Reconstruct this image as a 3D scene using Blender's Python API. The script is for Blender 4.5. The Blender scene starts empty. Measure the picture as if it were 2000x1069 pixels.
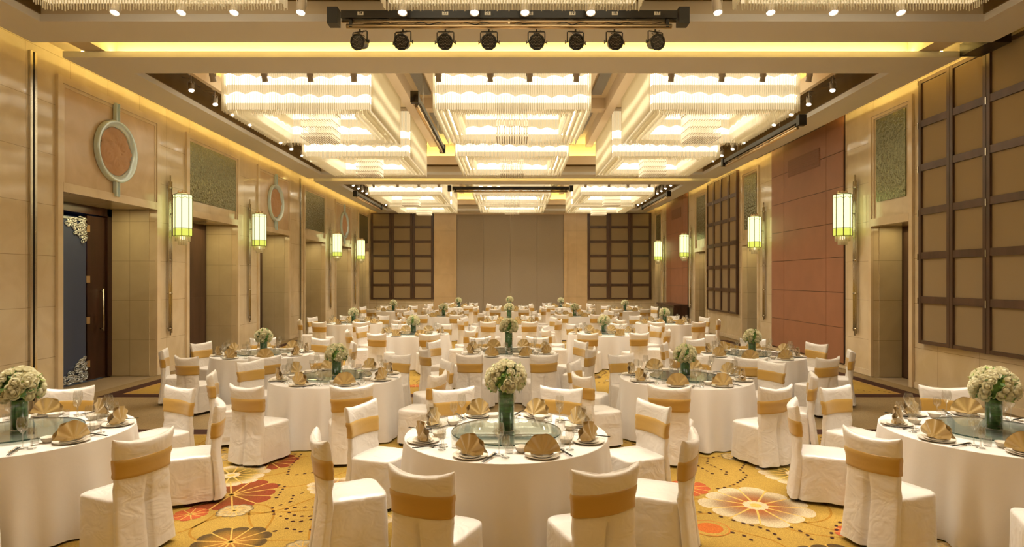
import bpy, math, random
from math import sin, cos, pi, radians, sqrt, atan2
from mathutils import Vector, Matrix, noise
random.seed(7)
sc = bpy.context.scene
COL = sc.collection
H = 2.11                      # camera height
F = 1194.0                    # focal length in pixels of the 2000 px frame
Z0 = H + 3.6                  # underside of the lowest ceiling
XW = 7.8                      # side walls
YB = 33.4                     # back wall
YN = -6.0                     # wall behind the camera

# ------------------------------------------------------------------ materials
def new_mat(name):
    m = bpy.data.materials.new(name); m.use_nodes = True
    nt = m.node_tree; nt.nodes.clear()
    out = nt.nodes.new('ShaderNodeOutputMaterial')
    return m, nt, out
def principled(name, col, rough=0.5, metal=0.0, sheen=0.0, noise_amt=0.0, noise_scale=8.0, bump=0.0, bump_scale=60.0, coat=0.0, spec=0.5, stretch=None):
    m, nt, out = new_mat(name)
    p = nt.nodes.new('ShaderNodeBsdfPrincipled')
    p.inputs['Base Color'].default_value = (*col, 1); p.inputs['Roughness'].default_value = rough
    p.inputs['Metallic'].default_value = metal; p.inputs['Sheen Weight'].default_value = sheen
    p.inputs['Coat Weight'].default_value = coat; p.inputs['Specular IOR Level'].default_value = spec
    nt.links.new(p.outputs[0], out.inputs[0])
    if noise_amt or bump:
        tc = nt.nodes.new('ShaderNodeTexCoord'); mp = nt.nodes.new('ShaderNodeMapping')
        nt.links.new(tc.outputs['Object'], mp.inputs[0])
        if stretch: mp.inputs['Scale'].default_value = stretch
    if noise_amt:
        n = nt.nodes.new('ShaderNodeTexNoise'); n.inputs['Scale'].default_value = noise_scale; n.inputs['Detail'].default_value = 4
        r = nt.nodes.new('ShaderNodeValToRGB')
        a = 1 - noise_amt
        r.color_ramp.elements[0].color = (col[0]*a, col[1]*a, col[2]*a, 1); r.color_ramp.elements[0].position = .3
        b = 1 + noise_amt
        r.color_ramp.elements[1].color = (min(1, col[0]*b), min(1, col[1]*b), min(1, col[2]*b), 1); r.color_ramp.elements[1].position = .7
        nt.links.new(mp.outputs[0], n.inputs[0]); nt.links.new(n.outputs['Fac'], r.inputs[0]); nt.links.new(r.outputs[0], p.inputs['Base Color'])
    if bump:
        n2 = nt.nodes.new('ShaderNodeTexNoise'); n2.inputs['Scale'].default_value = bump_scale; n2.inputs['Detail'].default_value = 3
        bp = nt.nodes.new('ShaderNodeBump'); bp.inputs['Strength'].default_value = bump; bp.inputs['Distance'].default_value = .02
        nt.links.new(mp.outputs[0], n2.inputs[0]); nt.links.new(n2.outputs['Fac'], bp.inputs['Height']); nt.links.new(bp.outputs[0], p.inputs['Normal'])
    return m
def emission(name, col, s):
    m, nt, out = new_mat(name)
    e = nt.nodes.new('ShaderNodeEmission'); e.inputs[0].default_value = (*col, 1); e.inputs[1].default_value = s
    nt.links.new(e.outputs[0], out.inputs[0]); return m
def thin_glass(name, tint=(1, 1, 1), f0=.04, rough=0.0, edge=1.0, haze=0.0):
    """thin sheet: see-through face on, mirror-like at a grazing angle, the same from both sides"""
    m, nt, out = new_mat(name); N = nt.nodes.new; L = nt.links.new
    t = N('ShaderNodeBsdfTransparent'); t.inputs[0].default_value = (*tint, 1)
    g = N('ShaderNodeBsdfGlossy'); g.inputs['Roughness'].default_value = rough
    geo = N('ShaderNodeNewGeometry'); dt = N('ShaderNodeVectorMath'); dt.operation = 'DOT_PRODUCT'
    L(geo.outputs['Normal'], dt.inputs[0]); L(geo.outputs['Incoming'], dt.inputs[1])
    ab = N('ShaderNodeMath'); ab.operation = 'ABSOLUTE'; L(dt.outputs['Value'], ab.inputs[0])
    om = N('ShaderNodeMath'); om.operation = 'SUBTRACT'; om.inputs[0].default_value = 1; L(ab.outputs[0], om.inputs[1])
    pw = N('ShaderNodeMath'); pw.operation = 'POWER'; pw.inputs[1].default_value = 5; L(om.outputs[0], pw.inputs[0])
    ma = N('ShaderNodeMath'); ma.operation = 'MULTIPLY_ADD'; ma.inputs[1].default_value = (1-f0)*edge; ma.inputs[2].default_value = f0; L(pw.outputs[0], ma.inputs[0])
    mx = N('ShaderNodeMixShader'); L(ma.outputs[0], mx.inputs[0]); L(t.outputs[0], mx.inputs[1]); L(g.outputs[0], mx.inputs[2])
    last = mx
    if haze:
        d = N('ShaderNodeBsdfDiffuse'); d.inputs[0].default_value = (.75, .82, .76, 1); h = N('ShaderNodeMixShader'); h.inputs[0].default_value = haze
        L(mx.outputs[0], h.inputs[1]); L(d.outputs[0], h.inputs[2]); last = h
    L(last.outputs[0], out.inputs[0]); return m
def marble_mat(name, c1, c2, rough=.22, joint=True, rowh=.86, brw=1.0):
    m, nt, out = new_mat(name)
    N = nt.nodes.new; L = nt.links.new
    p = N('ShaderNodeBsdfPrincipled'); p.inputs['Roughness'].default_value = rough; p.inputs['IOR'].default_value = 1.65
    L(p.outputs[0], out.inputs[0])
    g = N('ShaderNodeNewGeometry'); sx = N('ShaderNodeSeparateXYZ'); L(g.outputs['Position'], sx.inputs[0])
    n = N('ShaderNodeTexNoise'); n.inputs['Scale'].default_value = 1.6; n.inputs['Detail'].default_value = 8; n.inputs['Distortion'].default_value = .8
    L(g.outputs['Position'], n.inputs[0])
    r = N('ShaderNodeValToRGB'); r.color_ramp.elements[0].position = .32; r.color_ramp.elements[1].position = .68
    r.color_ramp.elements[0].color = (*c1, 1); r.color_ramp.elements[1].color = (*c2, 1); L(n.outputs['Fac'], r.inputs[0])
    if joint:
        ad = N('ShaderNodeMath'); ad.operation = 'ADD'; L(sx.outputs[0], ad.inputs[0]); L(sx.outputs[1], ad.inputs[1])
        cb = N('ShaderNodeCombineXYZ'); L(ad.outputs[0], cb.inputs[0])
        zz = N('ShaderNodeMath'); zz.operation = 'SUBTRACT'; L(sx.outputs[2], zz.inputs[0]); zz.inputs[1].default_value = .78 - .86; L(zz.outputs[0], cb.inputs[1])
        b = N('ShaderNodeTexBrick'); b.offset = 0; b.inputs['Scale'].default_value = 1; b.inputs['Mortar Size'].default_value = .004
        b.inputs['Mortar Smooth'].default_value = 0; b.inputs['Brick Width'].default_value = brw; b.inputs['Row Height'].default_value = rowh
        b.inputs['Color1'].default_value = (1, 1, 1, 1); b.inputs['Color2'].default_value = (.93, .93, .93, 1); b.inputs['Mortar'].default_value = (.55, .5, .45, 1)
        L(cb.outputs[0], b.inputs['Vector'])
        mx = N('ShaderNodeMix'); mx.data_type = 'RGBA'; mx.blend_type = 'MULTIPLY'; mx.inputs[0].default_value = 1
        L(r.outputs[0], mx.inputs[6]); L(b.outputs['Color'], mx.inputs[7]); L(mx.outputs[2], p.inputs['Base Color'])
    else:
        L(r.outputs[0], p.inputs['Base Color'])
    return m
def fabric_mat(name, col, rough=.5, sheen=.3, weave=900, spec=.4, bump=.06, crinkle=0.0):
    m, nt, out = new_mat(name)
    N = nt.nodes.new; L = nt.links.new
    p = N('ShaderNodeBsdfPrincipled'); p.inputs['Roughness'].default_value = rough; p.inputs['Sheen Weight'].default_value = sheen
    p.inputs['Base Color'].default_value = (*col, 1); p.inputs['Specular IOR Level'].default_value = spec
    L(p.outputs[0], out.inputs[0])
    tc = N('ShaderNodeTexCoord')
    oi = N('ShaderNodeObjectInfo'); va = N('ShaderNodeVectorMath'); va.operation = 'ADD'
    cr = N('ShaderNodeCombineXYZ'); ml = N('ShaderNodeMath'); ml.operation = 'MULTIPLY'; ml.inputs[1].default_value = 40
    L(oi.outputs['Random'], ml.inputs[0]); L(ml.outputs[0], cr.inputs[0]); L(ml.outputs[0], cr.inputs[2])
    L(tc.outputs['Object'], va.inputs[0]); L(cr.outputs[0], va.inputs[1])
    n = N('ShaderNodeTexNoise'); n.inputs['Scale'].default_value = 14; n.inputs['Detail'].default_value = 5; n.inputs['Distortion'].default_value = .6
    L(va.outputs[0], n.inputs[0])
    b = N('ShaderNodeBump'); b.inputs['Strength'].default_value = bump; b.inputs['Distance'].default_value = .03
    L(n.outputs['Fac'], b.inputs['Height']); L(b.outputs[0], p.inputs['Normal'])
    if crinkle:
        mp = N('ShaderNodeMapping'); mp.inputs['Scale'].default_value = (2.2, 2.2, 3); mp.inputs['Rotation'].default_value = (.35, .3, 0)
        L(va.outputs[0], mp.inputs[0])
        n2 = N('ShaderNodeTexNoise'); n2.inputs['Scale'].default_value = 2.4; n2.inputs['Detail'].default_value = 2; n2.inputs['Distortion'].default_value = 1.2
        L(mp.outputs[0], n2.inputs[0])
        b2 = N('ShaderNodeBump'); b2.inputs['Strength'].default_value = crinkle; b2.inputs['Distance'].default_value = .05
        L(n2.outputs['Fac'], b2.inputs['Height']); L(b.outputs[0], b2.inputs['Normal']); L(b2.outputs[0], p.inputs['Normal'])
    return m

M = {}
M['marble'] = marble_mat('cream_marble', (.68, .55, .36), (.79, .67, .48), .09)
M['marble_plain'] = marble_mat('cream_marble_plain', (.58, .42, .26), (.68, .51, .33), .2, joint=False)
M['marble_trim'] = marble_mat('cream_marble_trim', (.70, .56, .38), (.80, .67, .48), .12, joint=False)
M['niche'] = marble_mat('olive_stone', (.58, .48, .31), (.66, .56, .38), .35)
M['paint'] = principled('ceiling_paint', (.80, .76, .71), .75)
M['lip'] = principled('ceiling_lip', (.66, .52, .36), .6)
M['dark_recess'] = principled('bronze_recess', (.16, .095, .03), .25, noise_amt=.15, noise_scale=3)
M['up_ceiling'] = principled('upper_ceiling', (.70, .58, .40), .6)
M['vent'] = principled('vent_grey', (.34, .31, .27), .5)
M['cove_lamp'] = emission('cove_lamp', (1, .76, .24), 34.0)
M['wood'] = principled('dark_wood', (.045, .018, .012), .32, noise_amt=.35, noise_scale=6, stretch=(1, 1, .15))
M['wood_brown'] = principled('lattice_wood', (.085, .045, .03), .35, noise_amt=.25, noise_scale=6, stretch=(1, 1, .2))
M['lat_fabric'] = fabric_mat('lattice_fabric', (.33, .245, .14), .8, .1, bump=.02)
M['screen'] = principled('screen_fabric', (.36, .295, .22), .8, noise_amt=.05, noise_scale=30)
M['red_leather'] = principled('red_leather', (.33, .15, .085), .45, noise_amt=.07, noise_scale=2, bump=.03, bump_scale=90)
M['plaster'] = marble_mat('plaster_pilaster', (.62, .44, .24), (.70, .51, .29), .3, rowh=1.2, brw=1.6)
M['satin'] = fabric_mat('white_satin', (.82, .765, .71), .30, .3, bump=.07, crinkle=.30, spec=.75)
M['cloth'] = fabric_mat('table_linen', (.80, .745, .69), .62, .3, bump=.05)
M['gold'] = fabric_mat('gold_satin', (.50, .30, .06), .33, .3, bump=.06, spec=.6)
M['napkin'] = fabric_mat('napkin_gold', (.46, .31, .10), .36, .5, bump=.03, spec=.6)
M['china'] = principled('china', (.86, .79, .68), .15, coat=.3)
M['glass'] = thin_glass('clear_glass', (.965, .965, .95), .20, .01, 1.0, .02)
M['disc'] = thin_glass('green_glass', (.90, .96, .92), .28, .004, 1.0, .04)
M['vase_glass'] = thin_glass('vase_glass', (.97, .98, .96), .04, .01, .7)
M['disc_edge'] = principled('glass_edge', (.01, .04, .03), .1)
M['black'] = principled('black_metal', (.015, .012, .009), .4)
M['black_lacquer'] = principled('black_lacquer', (.01, .01, .01), .2)
M['steel'] = principled('steel', (.62, .58, .50), .22, 1.0)
M['brass'] = principled('brass_tube', (.78, .60, .38), .38, 1.0)
M['bronze'] = principled('dark_bronze', (.16, .11, .05), .35, .8)
M['silver'] = principled('silver_carving', (.62, .66, .70), .28, .9)
M['sil_glass'] = principled('frosted_blue_glass', (.68, .84, .92), .12, .2, coat=.5)
M['terracotta'] = principled('carved_stone', (.58, .35, .20), .6)
M['water_glass'] = None
M['leaf'] = principled('leaf', (.10, .22, .04), .5, noise_amt=.4, noise_scale=20)
M['leaf_light'] = principled('leaf_light', (.30, .42, .08), .5)
def petal_mat():
    m, nt, out = new_mat('rose_petals'); N = nt.nodes.new; L = nt.links.new
    d = N('ShaderNodeBsdfDiffuse'); d.inputs[0].default_value = (.93, .88, .66, 1)
    t = N('ShaderNodeBsdfTranslucent'); t.inputs[0].default_value = (.95, .90, .62, 1)
    a = N('ShaderNodeMixShader'); a.inputs[0].default_value = .42; L(d.outputs[0], a.inputs[1]); L(t.outputs[0], a.inputs[2]); L(a.outputs[0], out.inputs[0]); return m
M['rose'] = petal_mat()
M['vase'] = principled('leaf_lined_glass', (.035, .13, .035), .06, coat=.6, noise_amt=.45, noise_scale=9, stretch=(1, 1, 5))
M['blue_panel'] = principled('blue_lit_panel', (.045, .065, .14), .4)
M['white_metal'] = principled('white_lamp_housing', (.60, .52, .42), .4)
M['grille'] = principled('green_grille', (.10, .10, .05), .5)
M['number'] = principled('number_plate', (.72, .66, .55), .5)
M['cove_lamp_bay'] = emission('cove_lamp_bay', (1, .72, .20), 60.0)
M['lamp'] = emission('spot_bulb', (1, .95, .82), 14.0)
M['shade'] = emission('lantern_glass', (.95, 1.0, .42), 1.6)
M['shade_low'] = emission('lantern_glass_low', (.86, .88, .14), .9)
M['shade_core'] = emission('lantern_core', (1, 1, .72), 1.6)
M['glow_sheet'] = emission('chandelier_glow_sheet', (1.0, .76, .42), .85)
M['tube'] = emission('chandelier_wave_glow', (1.0, .90, .66), 5.0)
M['glow_in'] = emission('chandelier_added_glow', (1.0, .88, .62), 20.0)
M['wave_band'] = emission('chandelier_wave_band', (1.0, .87, .62), 2.6)
M['panel_light'] = emission('chandelier_panel', (1.0, .76, .42), 1.6)
# crystal rods
def rod_mat():
    m, nt, out = new_mat('crystal_rod')
    N = nt.nodes.new; L = nt.links.new
    d = N('ShaderNodeBsdfDiffuse'); d.inputs[0].default_value = (.95, .90, .76, 1)
    t = N('ShaderNodeBsdfTranslucent'); t.inputs[0].default_value = (.97, .92, .78, 1)
    tr = N('ShaderNodeBsdfTransparent'); tr.inputs[0].default_value = (1, .97, .9, 1)
    g = N('ShaderNodeBsdfGlossy'); g.inputs['Roughness'].default_value = .12
    a = N('ShaderNodeMixShader'); a.inputs[0].default_value = .5; L(d.outputs[0], a.inputs[1]); L(t.outputs[0], a.inputs[2])
    b = N('ShaderNodeMixShader'); b.inputs[0].default_value = .25; L(a.outputs[0], b.inputs[1]); L(tr.outputs[0], b.inputs[2])
    c = N('ShaderNodeMixShader'); c.inputs[0].default_value = .08; L(b.outputs[0], c.inputs[1]); L(g.outputs[0], c.inputs[2])
    L(c.outputs[0], out.inputs[0]); return m
M['rod'] = rod_mat()
def textured_glass():
    m, nt, out = new_mat('textured_glass_panel')
    N = nt.nodes.new; L = nt.links.new
    p = N('ShaderNodeBsdfPrincipled'); p.inputs['Base Color'].default_value = (.22, .22, .12, 1); p.inputs['Roughness'].default_value = .08
    p.inputs['Metallic'].default_value = .75; L(p.outputs[0], out.inputs[0])
    g = N('ShaderNodeNewGeometry'); n = N('ShaderNodeTexNoise'); n.inputs['Scale'].default_value = 13; n.inputs['Detail'].default_value = 3
    L(g.outputs['Position'], n.inputs[0]); b = N('ShaderNodeBump'); b.inputs['Strength'].default_value = .9; b.inputs['Distance'].default_value = .03
    L(n.outputs['Fac'], b.inputs['Height']); L(b.outputs[0], p.inputs['Normal'])
    return m
M['tex_glass'] = textured_glass()
def carpet_mat():
    m, nt, out = new_mat('patterned_carpet')
    N = nt.nodes.new; L = nt.links.new
    p = N('ShaderNodeBsdfPrincipled'); p.inputs['Roughness'].default_value = .9; p.inputs['Specular IOR Level'].default_value = .15
    L(p.outputs[0], out.inputs[0])
    a = N('ShaderNodeVertexColor'); a.layer_name = 'Col'
    g = N('ShaderNodeNewGeometry')
    n = N('ShaderNodeTexNoise'); n.inputs['Scale'].default_value = 130; n.inputs['Detail'].default_value = 2; L(g.outputs['Position'], n.inputs[0])
    n2 = N('ShaderNodeTexNoise'); n2.inputs['Scale'].default_value = .9; n2.inputs['Detail'].default_value = 3; L(g.outputs['Position'], n2.inputs[0])
    r = N('ShaderNodeMapRange'); r.inputs[1].default_value = .3; r.inputs[2].default_value = .7; r.inputs[3].default_value = .72; r.inputs[4].default_value = 1.25; L(n.outputs['Fac'], r.inputs[0])
    r2 = N('ShaderNodeMapRange'); r2.inputs[1].default_value = .3; r2.inputs[2].default_value = .7; r2.inputs[3].default_value = .85; r2.inputs[4].default_value = 1.1; L(n2.outputs['Fac'], r2.inputs[0])
    mu = N('ShaderNodeMath'); mu.operation = 'MULTIPLY'; L(r.outputs[0], mu.inputs[0]); L(r2.outputs[0], mu.inputs[1])
    v = N('ShaderNodeVectorMath'); v.operation = 'SCALE'; L(a.outputs[0], v.inputs[0]); L(mu.outputs[0], v.inputs['Scale'])
    L(v.outputs[0], p.inputs['Base Color']); return m
M['carpet'] = carpet_mat()

# ------------------------------------------------------------------ mesh helpers
class MB:
    def __init__(s): s.v = []; s.f = []; s.mi = []; s.sm = []; s.c = None
    def add(s, vs, fs, mi=0, smooth=False):
        o = len(s.v); s.v += [tuple(p) for p in vs]
        for f in fs: s.f.append(tuple(i+o for i in f)); s.mi.append(mi); s.sm.append(smooth)
        return s
    def box(s, x0, x1, y0, y1, z0, z1, mi=0):
        if x0 > x1: x0, x1 = x1, x0
        if y0 > y1: y0, y1 = y1, y0
        if z0 > z1: z0, z1 = z1, z0
        v = [(x0,y0,z0),(x1,y0,z0),(x1,y1,z0),(x0,y1,z0),(x0,y0,z1),(x1,y0,z1),(x1,y1,z1),(x0,y1,z1)]
        return s.add(v, [(0,3,2,1),(4,5,6,7),(0,1,5,4),(1,2,6,5),(2,3,7,6),(3,0,4,7)], mi)
    def rings(s, rings, mi=0, smooth=True, cap0=True, cap1=True, closed=True):
        n = len(rings[0]); vs = [p for r in rings for p in r]; fs = []
        for i in range(len(rings)-1):
            for j in range(n if closed else n-1):
                k = (j+1) % n
                fs.append((i*n+j, i*n+k, (i+1)*n+k, (i+1)*n+j))
        s.add(vs, fs, mi, smooth)
        o = len(s.v)-len(vs)
        if cap0: s.f.append(tuple(o+j for j in reversed(range(n)))); s.mi.append(mi); s.sm.append(False)
        if cap1: s.f.append(tuple(o+(len(rings)-1)*n+j for j in range(n))); s.mi.append(mi); s.sm.append(False)
        return s
    def lathe(s, prof, n=24, c=(0,0,0), mi=0, smooth=True, cap0=False, cap1=False):
        R = [[(c[0]+r*cos(2*pi*j/n), c[1]+r*sin(2*pi*j/n), c[2]+z) for j in range(n)] for r, z in prof]
        return s.rings(R, mi, smooth, cap0, cap1)
    def tube(s, pts, r, n=8, mi=0, closed=False, caps=True):
        pts = [Vector(p) for p in pts]; R = []
        m = len(pts)
        up0 = None
        for i, p in enumerate(pts):
            a = pts[(i-1) % m] if (closed or i > 0) else p
            b = pts[(i+1) % m] if (closed or i < m-1) else p
            t = (b-a); t = t.normalized() if t.length > 1e-9 else Vector((0,0,1))
            up = Vector((0,0,1)) if abs(t.z) < .9 else Vector((1,0,0))
            u = t.cross(up).normalized(); w = t.cross(u).normalized()
            rr = r[i] if isinstance(r, (list, tuple)) else r
            R.append([tuple(p + u*(rr*cos(2*pi*j/n)) + w*(rr*sin(2*pi*j/n))) for j in range(n)])
        if closed: R.append(R[0])
        return s.rings(R, mi, True, caps and not closed, caps and not closed)
    def xf(s, mat, start=0):
        for i in range(start, len(s.v)): s.v[i] = tuple(mat @ Vector(s.v[i]))
        return s
    def mesh(s, name, mats):
        me = bpy.data.meshes.new(name); me.from_pydata(s.v, [], s.f)
        for m in (mats if isinstance(mats, (list, tuple)) else [mats]): me.materials.append(m)
        me.polygons.foreach_set('material_index', s.mi); me.polygons.foreach_set('use_smooth', s.sm)
        me.update(); return me
    def build(s, name, mats, parent=None, loc=(0,0,0)):
        return obj(name, s.mesh(name, mats), parent, loc)
def obj(name, data, parent=None, loc=(0,0,0), rz=0):
    o = bpy.data.objects.new(name, data); COL.objects.link(o); o.location = loc; o.rotation_euler = (0,0,rz)
    if parent: o.parent = parent
    return o
def tag(o, label, cat, group=None, kind=None):
    if label: o['label'] = label
    if cat: o['category'] = cat
    if group: o['group'] = group
    if kind: o['kind'] = kind
    return o
def struct(o): o['kind'] = 'structure'; return o
def stuff(o): o['kind'] = 'stuff'; return o
def thing(name, label, cat, loc=(0,0,0), rz=0, group=None):
    return tag(obj(name, None, None, loc, rz), label, cat, group)
def copy_tree(root, kids, loc, rz, label, group=None, scale=None):
    r = root.copy(); COL.objects.link(r); r.location = loc; r.rotation_euler = (0,0,rz); r['label'] = label
    if group: r['group'] = group
    if scale: r.scale = scale
    for c, subs in kids:
        d = c.copy(); COL.objects.link(d); d.parent = r
        for e in subs: g = e.copy(); COL.objects.link(g); g.parent = d
    return r
def kids_of(root, allobs): return [(c, [e for e in allobs if e.parent == c]) for c in allobs if c.parent == root]
def proj(x, y, z): return (1000+F*x/y, 545-F*(z-H)/y) if y > .2 else (9999, 9999)
def nz(x, y, z, s=1): return noise.noise(Vector((x*s, y*s, z*s)))

# ------------------------------------------------------------------ floor
fl = MB(); fl.box(-10.6, 10.6, YN, YB+1, -.12, -.02); struct(fl.build('floor', principled('brown_floor', (.30, .22, .13), .7, noise_amt=.06, noise_scale=60)))
# carpet mesh with per-corner colours of its own pattern
CV = []; CF = []; CC = []
def cpoly(pts, col, z):
    o = len(CV); CV.extend((x, y, z) for x, y in pts); CF.append(tuple(range(o, o+len(pts))))
    CC.extend([col]*len(pts) if not isinstance(col, list) else col)
GOLD = (.40, .25, .05); GOLD_D = (.34, .17, .02); DARK = (.055, .022, .015); TAN = (.27, .19, .095); RAY = (.62, .38, .09)
RED = (.24, .045, .016); CREAM = (.56, .44, .28); ORNG = (.46, .12, .02); BRN = (.09, .055, .02); SAND = (.42, .32, .16)
def crect(x0, x1, y0, y1, col, z): cpoly([(x0,y0),(x1,y0),(x1,y1),(x0,y1)], col, z)
crect(-7.79, 7.79, YN+.01, YB-.01, TAN, -.012)
fields = [(YN+.5, 8.26), (11.3, 20.8), (23.6, 32.6)]
for a, b in fields:
    crect(-7.45, 7.45, a-.35, b+.35, DARK, -.009)
    crect(-7.17, 7.17, a-.06, b+.06, (.42, .25, .08), -.007)
    crect(-7.1, 7.1, a, b, GOLD, -.0055)
zc = [-.004]
def nextz(): zc[0] = -.004 + ((zc[0]+.004+.00002) % .0035); return zc[0]
def ring_grad(cx, cy, a0, a1, R, cols, z, bulge=.0, scallop=.12, seg=7):
    # one petal: sector a0..a1 with gradient rings cols=[(rfrac,col)...]
    for k in range(len(cols)-1):
        r0, c0 = cols[k]; r1, c1 = cols[k+1]
        for j in range(seg):
            t0 = a0+(a1-a0)*j/seg; t1 = a0+(a1-a0)*(j+1)/seg
            def rad(t, f):
                u = (t-a0)/(a1-a0)*2-1
                return R*f*(1 - scallop*abs(u)**3*(f**3))
            P = [(cx+rad(t0,r0)*cos(t0), cy+rad(t0,r0)*sin(t0)), (cx+rad(t0,r1)*cos(t0), cy+rad(t0,r1)*sin(t0)),
                 (cx+rad(t1,r1)*cos(t1), cy+rad(t1,r1)*sin(t1)), (cx+rad(t1,r0)*cos(t1), cy+rad(t1,r0)*sin(t1))]
            cpoly(P[::-1], [c0, c1, c1, c0][::-1], z)
def flower(cx, cy, R, kind, rot=0.0):
    z = nextz(); n = {'red': 12, 'white': 11, 'olive': 12, 'brown': 11, 'small': 9, 'speck': 12}[kind]
    cols = {'red': [(.0, (.24, .11, .02)), (.45, (.22, .06, .016)), (1, RED)],
            'white': [(.0, (.34, .08, .02)), (.35, (.30, .11, .035)), (.62, (.30, .19, .10)), (.82, (.50, .40, .25)), (1, CREAM)],
            'olive': [(.0, (.10, .06, .01)), (.3, (.14, .09, .015)), (.62, (.36, .25, .06)), (.85, CREAM), (1, CREAM)],
            'brown': [(.0, (.40, .12, .02)), (.35, (.32, .15, .03)), (.7, (.20, .11, .02)), (.85, BRN), (1, BRN)],
            'small': [(.0, GOLD), (.3, (.45, .1, .03)), (1, (.40, .09, .03))],
            'speck': [(.0, CREAM), (.5, (.36, .26, .12)), (.8, (.50, .38, .2)), (1, BRN)]}[kind]
    for i in range(n):
        a0 = rot+2*pi*i/n; ring_grad(cx, cy, a0, a0+2*pi/n, R*(1+.06*sin(i*2.3+rot)), cols, z)
    z = nextz()+.0001
    for i in range(n):
        a = rot+2*pi*i/n; w = R*.014+.004; r1 = R*(.97 if kind != 'speck' else .8)
        cpoly([(cx+w*sin(a), cy-w*cos(a)), (cx+r1*cos(a)+w*.6*sin(a), cy+r1*sin(a)-w*.6*cos(a)), (cx+r1*cos(a)-w*.6*sin(a), cy+r1*sin(a)+w*.6*cos(a)), (cx-w*sin(a), cy+w*cos(a))], RAY, z)
    if kind in ('white', 'olive'):
        for i in range(12):
            a0 = 2*pi*i/12; ring_grad(cx, cy, a0, a0+2*pi/12, R*.24, [(0, RAY), (.4, RAY), (.5, CREAM), (1, CREAM)], z+.0001, seg=3)
def dot(cx, cy, r=.022, ang=0): cpoly([(cx+r*1.25*cos(a)*cos(ang)-r*.9*sin(a)*sin(ang), cy+r*1.25*cos(a)*sin(ang)+r*.9*sin(a)*cos(ang)) for a in [2*pi*k/8 for k in range(8)]], DARK, nextz())
def ribbon(pts, w, col):
    z = nextz()
    for i in range(len(pts)-1):
        (x0, y0), (x1, y1) = pts[i], pts[i+1]; dx, dy = x1-x0, y1-y0; l = sqrt(dx*dx+dy*dy) or 1; ux, uy = -dy/l*w/2, dx/l*w/2
        cpoly([(x0-ux, y0-uy), (x1-ux, y1-uy), (x1+ux, y1+uy), (x0+ux, y0+uy)][::1], col, z)
def G(px, py): Y = H*F/(py-545); return ((px-1000)*Y/F, Y)
def inside(x, y, r=0): return abs(x)+r < 7.1 and any(a < y-r and y+r < b for a, b in fields)
def free_ribbon(x, y, a, n, k0, w=.02):
    pts = []; kk = k0
    for i in range(n):
        if not inside(x, y, .03): break
        pts.append((x, y)); a += kk*.05+.11*sin(i*.16+k0*5)*1.0; x += .05*cos(a); y += .05*sin(a)
        if i % 34 == 33: kk = -kk*random.uniform(.6, 1.4)
    for i in range(len(pts)-1):
        (x0, y0), (x1, y1) = pts[i], pts[i+1]; p = pts[max(0, i-1)]; q = pts[min(len(pts)-1, i+2)]
        def nrm(ax, ay, bx, by):
            dx, dy = bx-ax, by-ay; l = sqrt(dx*dx+dy*dy) or 1; return -dy/l*w/2, dx/l*w/2
        u0 = nrm(*p, x1, y1); u1 = nrm(x0, y0, *q)
        cpoly([(x0-u0[0], y0-u0[1]), (x1-u1[0], y1-u1[1]), (x1+u1[0], y1+u1[1]), (x0+u0[0], y0+u0[1])], GOLD_D, -.0047)
for t in range(190):
    free_ribbon(random.uniform(-7, 7), random.uniform(2.2, 32), random.random()*6.28, 130, random.choice((-1, 1))*random.uniform(.6, 2.2))
# matching motifs near the camera (pixel -> ground), then a regular scatter elsewhere
near = [((527, 902), .31, 'red'), ((452, 966), .43, 'red'), ((452, 928), .38, 'olive'), ((458, 997), .16, 'speck'), ((372, 1004), .15, 'small'),
        ((450, 1058), .31, 'brown'), ((650, 949), .26, 'white'), ((590, 1070), .16, 'speck'), ((430, 893), .18, 'speck'),
        ((1476, 987), .49, 'white'), ((1551, 898), .34, 'red'), ((1551, 925), .38, 'olive'), ((1342, 952), .23, 'small'), ((1433, 892), .15, 'speck'),
        ((1690, 1003), .16, 'small'), ((1335, 1064), .14, 'speck'), ((1640, 1095), .3, 'brown')]
placed = []
for (p, r, k) in near:
    x, y = G(*p); placed.append((x, y, r)); flower(x, y, r, k, random.random())
x, y = G(1386, 1031)
for r, c in ((.17, (.45, .17, .03)), (.155, GOLD), (.11, ORNG)): cpoly([(x+r*cos(t), y+r*sin(t)) for t in [2*pi*k/28 for k in range(28)]], c, nextz()+.0003)
placed.append((x, y, .2))
kinds = ['red', 'white', 'olive', 'brown', 'small', 'speck', 'speck', 'small']
for t in range(330):
    k = random.choice(kinds); r = random.uniform(.26, .46) if k in kinds[:4] else random.uniform(.11, .18)
    x, y = random.uniform(-7, 7), random.uniform(2.0, 32)
    if inside(x, y, r*.5) and inside(x, y, r) and all((x-a)**2+(y-b)**2 > (r+c)**2*.95 for a, b, c in placed):
        placed.append((x, y, r)); flower(x, y, r, k, random.random())
for t in range(330):      # winding dotted trails and looping lines
    x, y, a = random.uniform(-7, 7), random.uniform(2.2, 32), random.random()*2*pi; kk = random.uniform(-1.6, 1.6); pts = []
    dots = True
    for i in range(26 if dots else 60):
        if not inside(x, y, .05): break
        free = all((x-b)**2+(y-c)**2 > (r+.04)**2 for b, c, r in placed)
        if dots:
            if free and not (y < 7 and abs(x) < 3.4): dot(x, y, .021, a)
        elif free: pts.append((x, y))
        else:
            if len(pts) > 3: ribbon(pts, .022, GOLD_D)
            pts = []
        st = .105 if dots else .06
        a += kk*st*1.5+.5*st*sin(i*.35); x += st*cos(a); y += st*sin(a)
        if i % 20 == 19: kk = -kk
    if len(pts) > 3: ribbon(pts, .022, GOLD_D)
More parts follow.
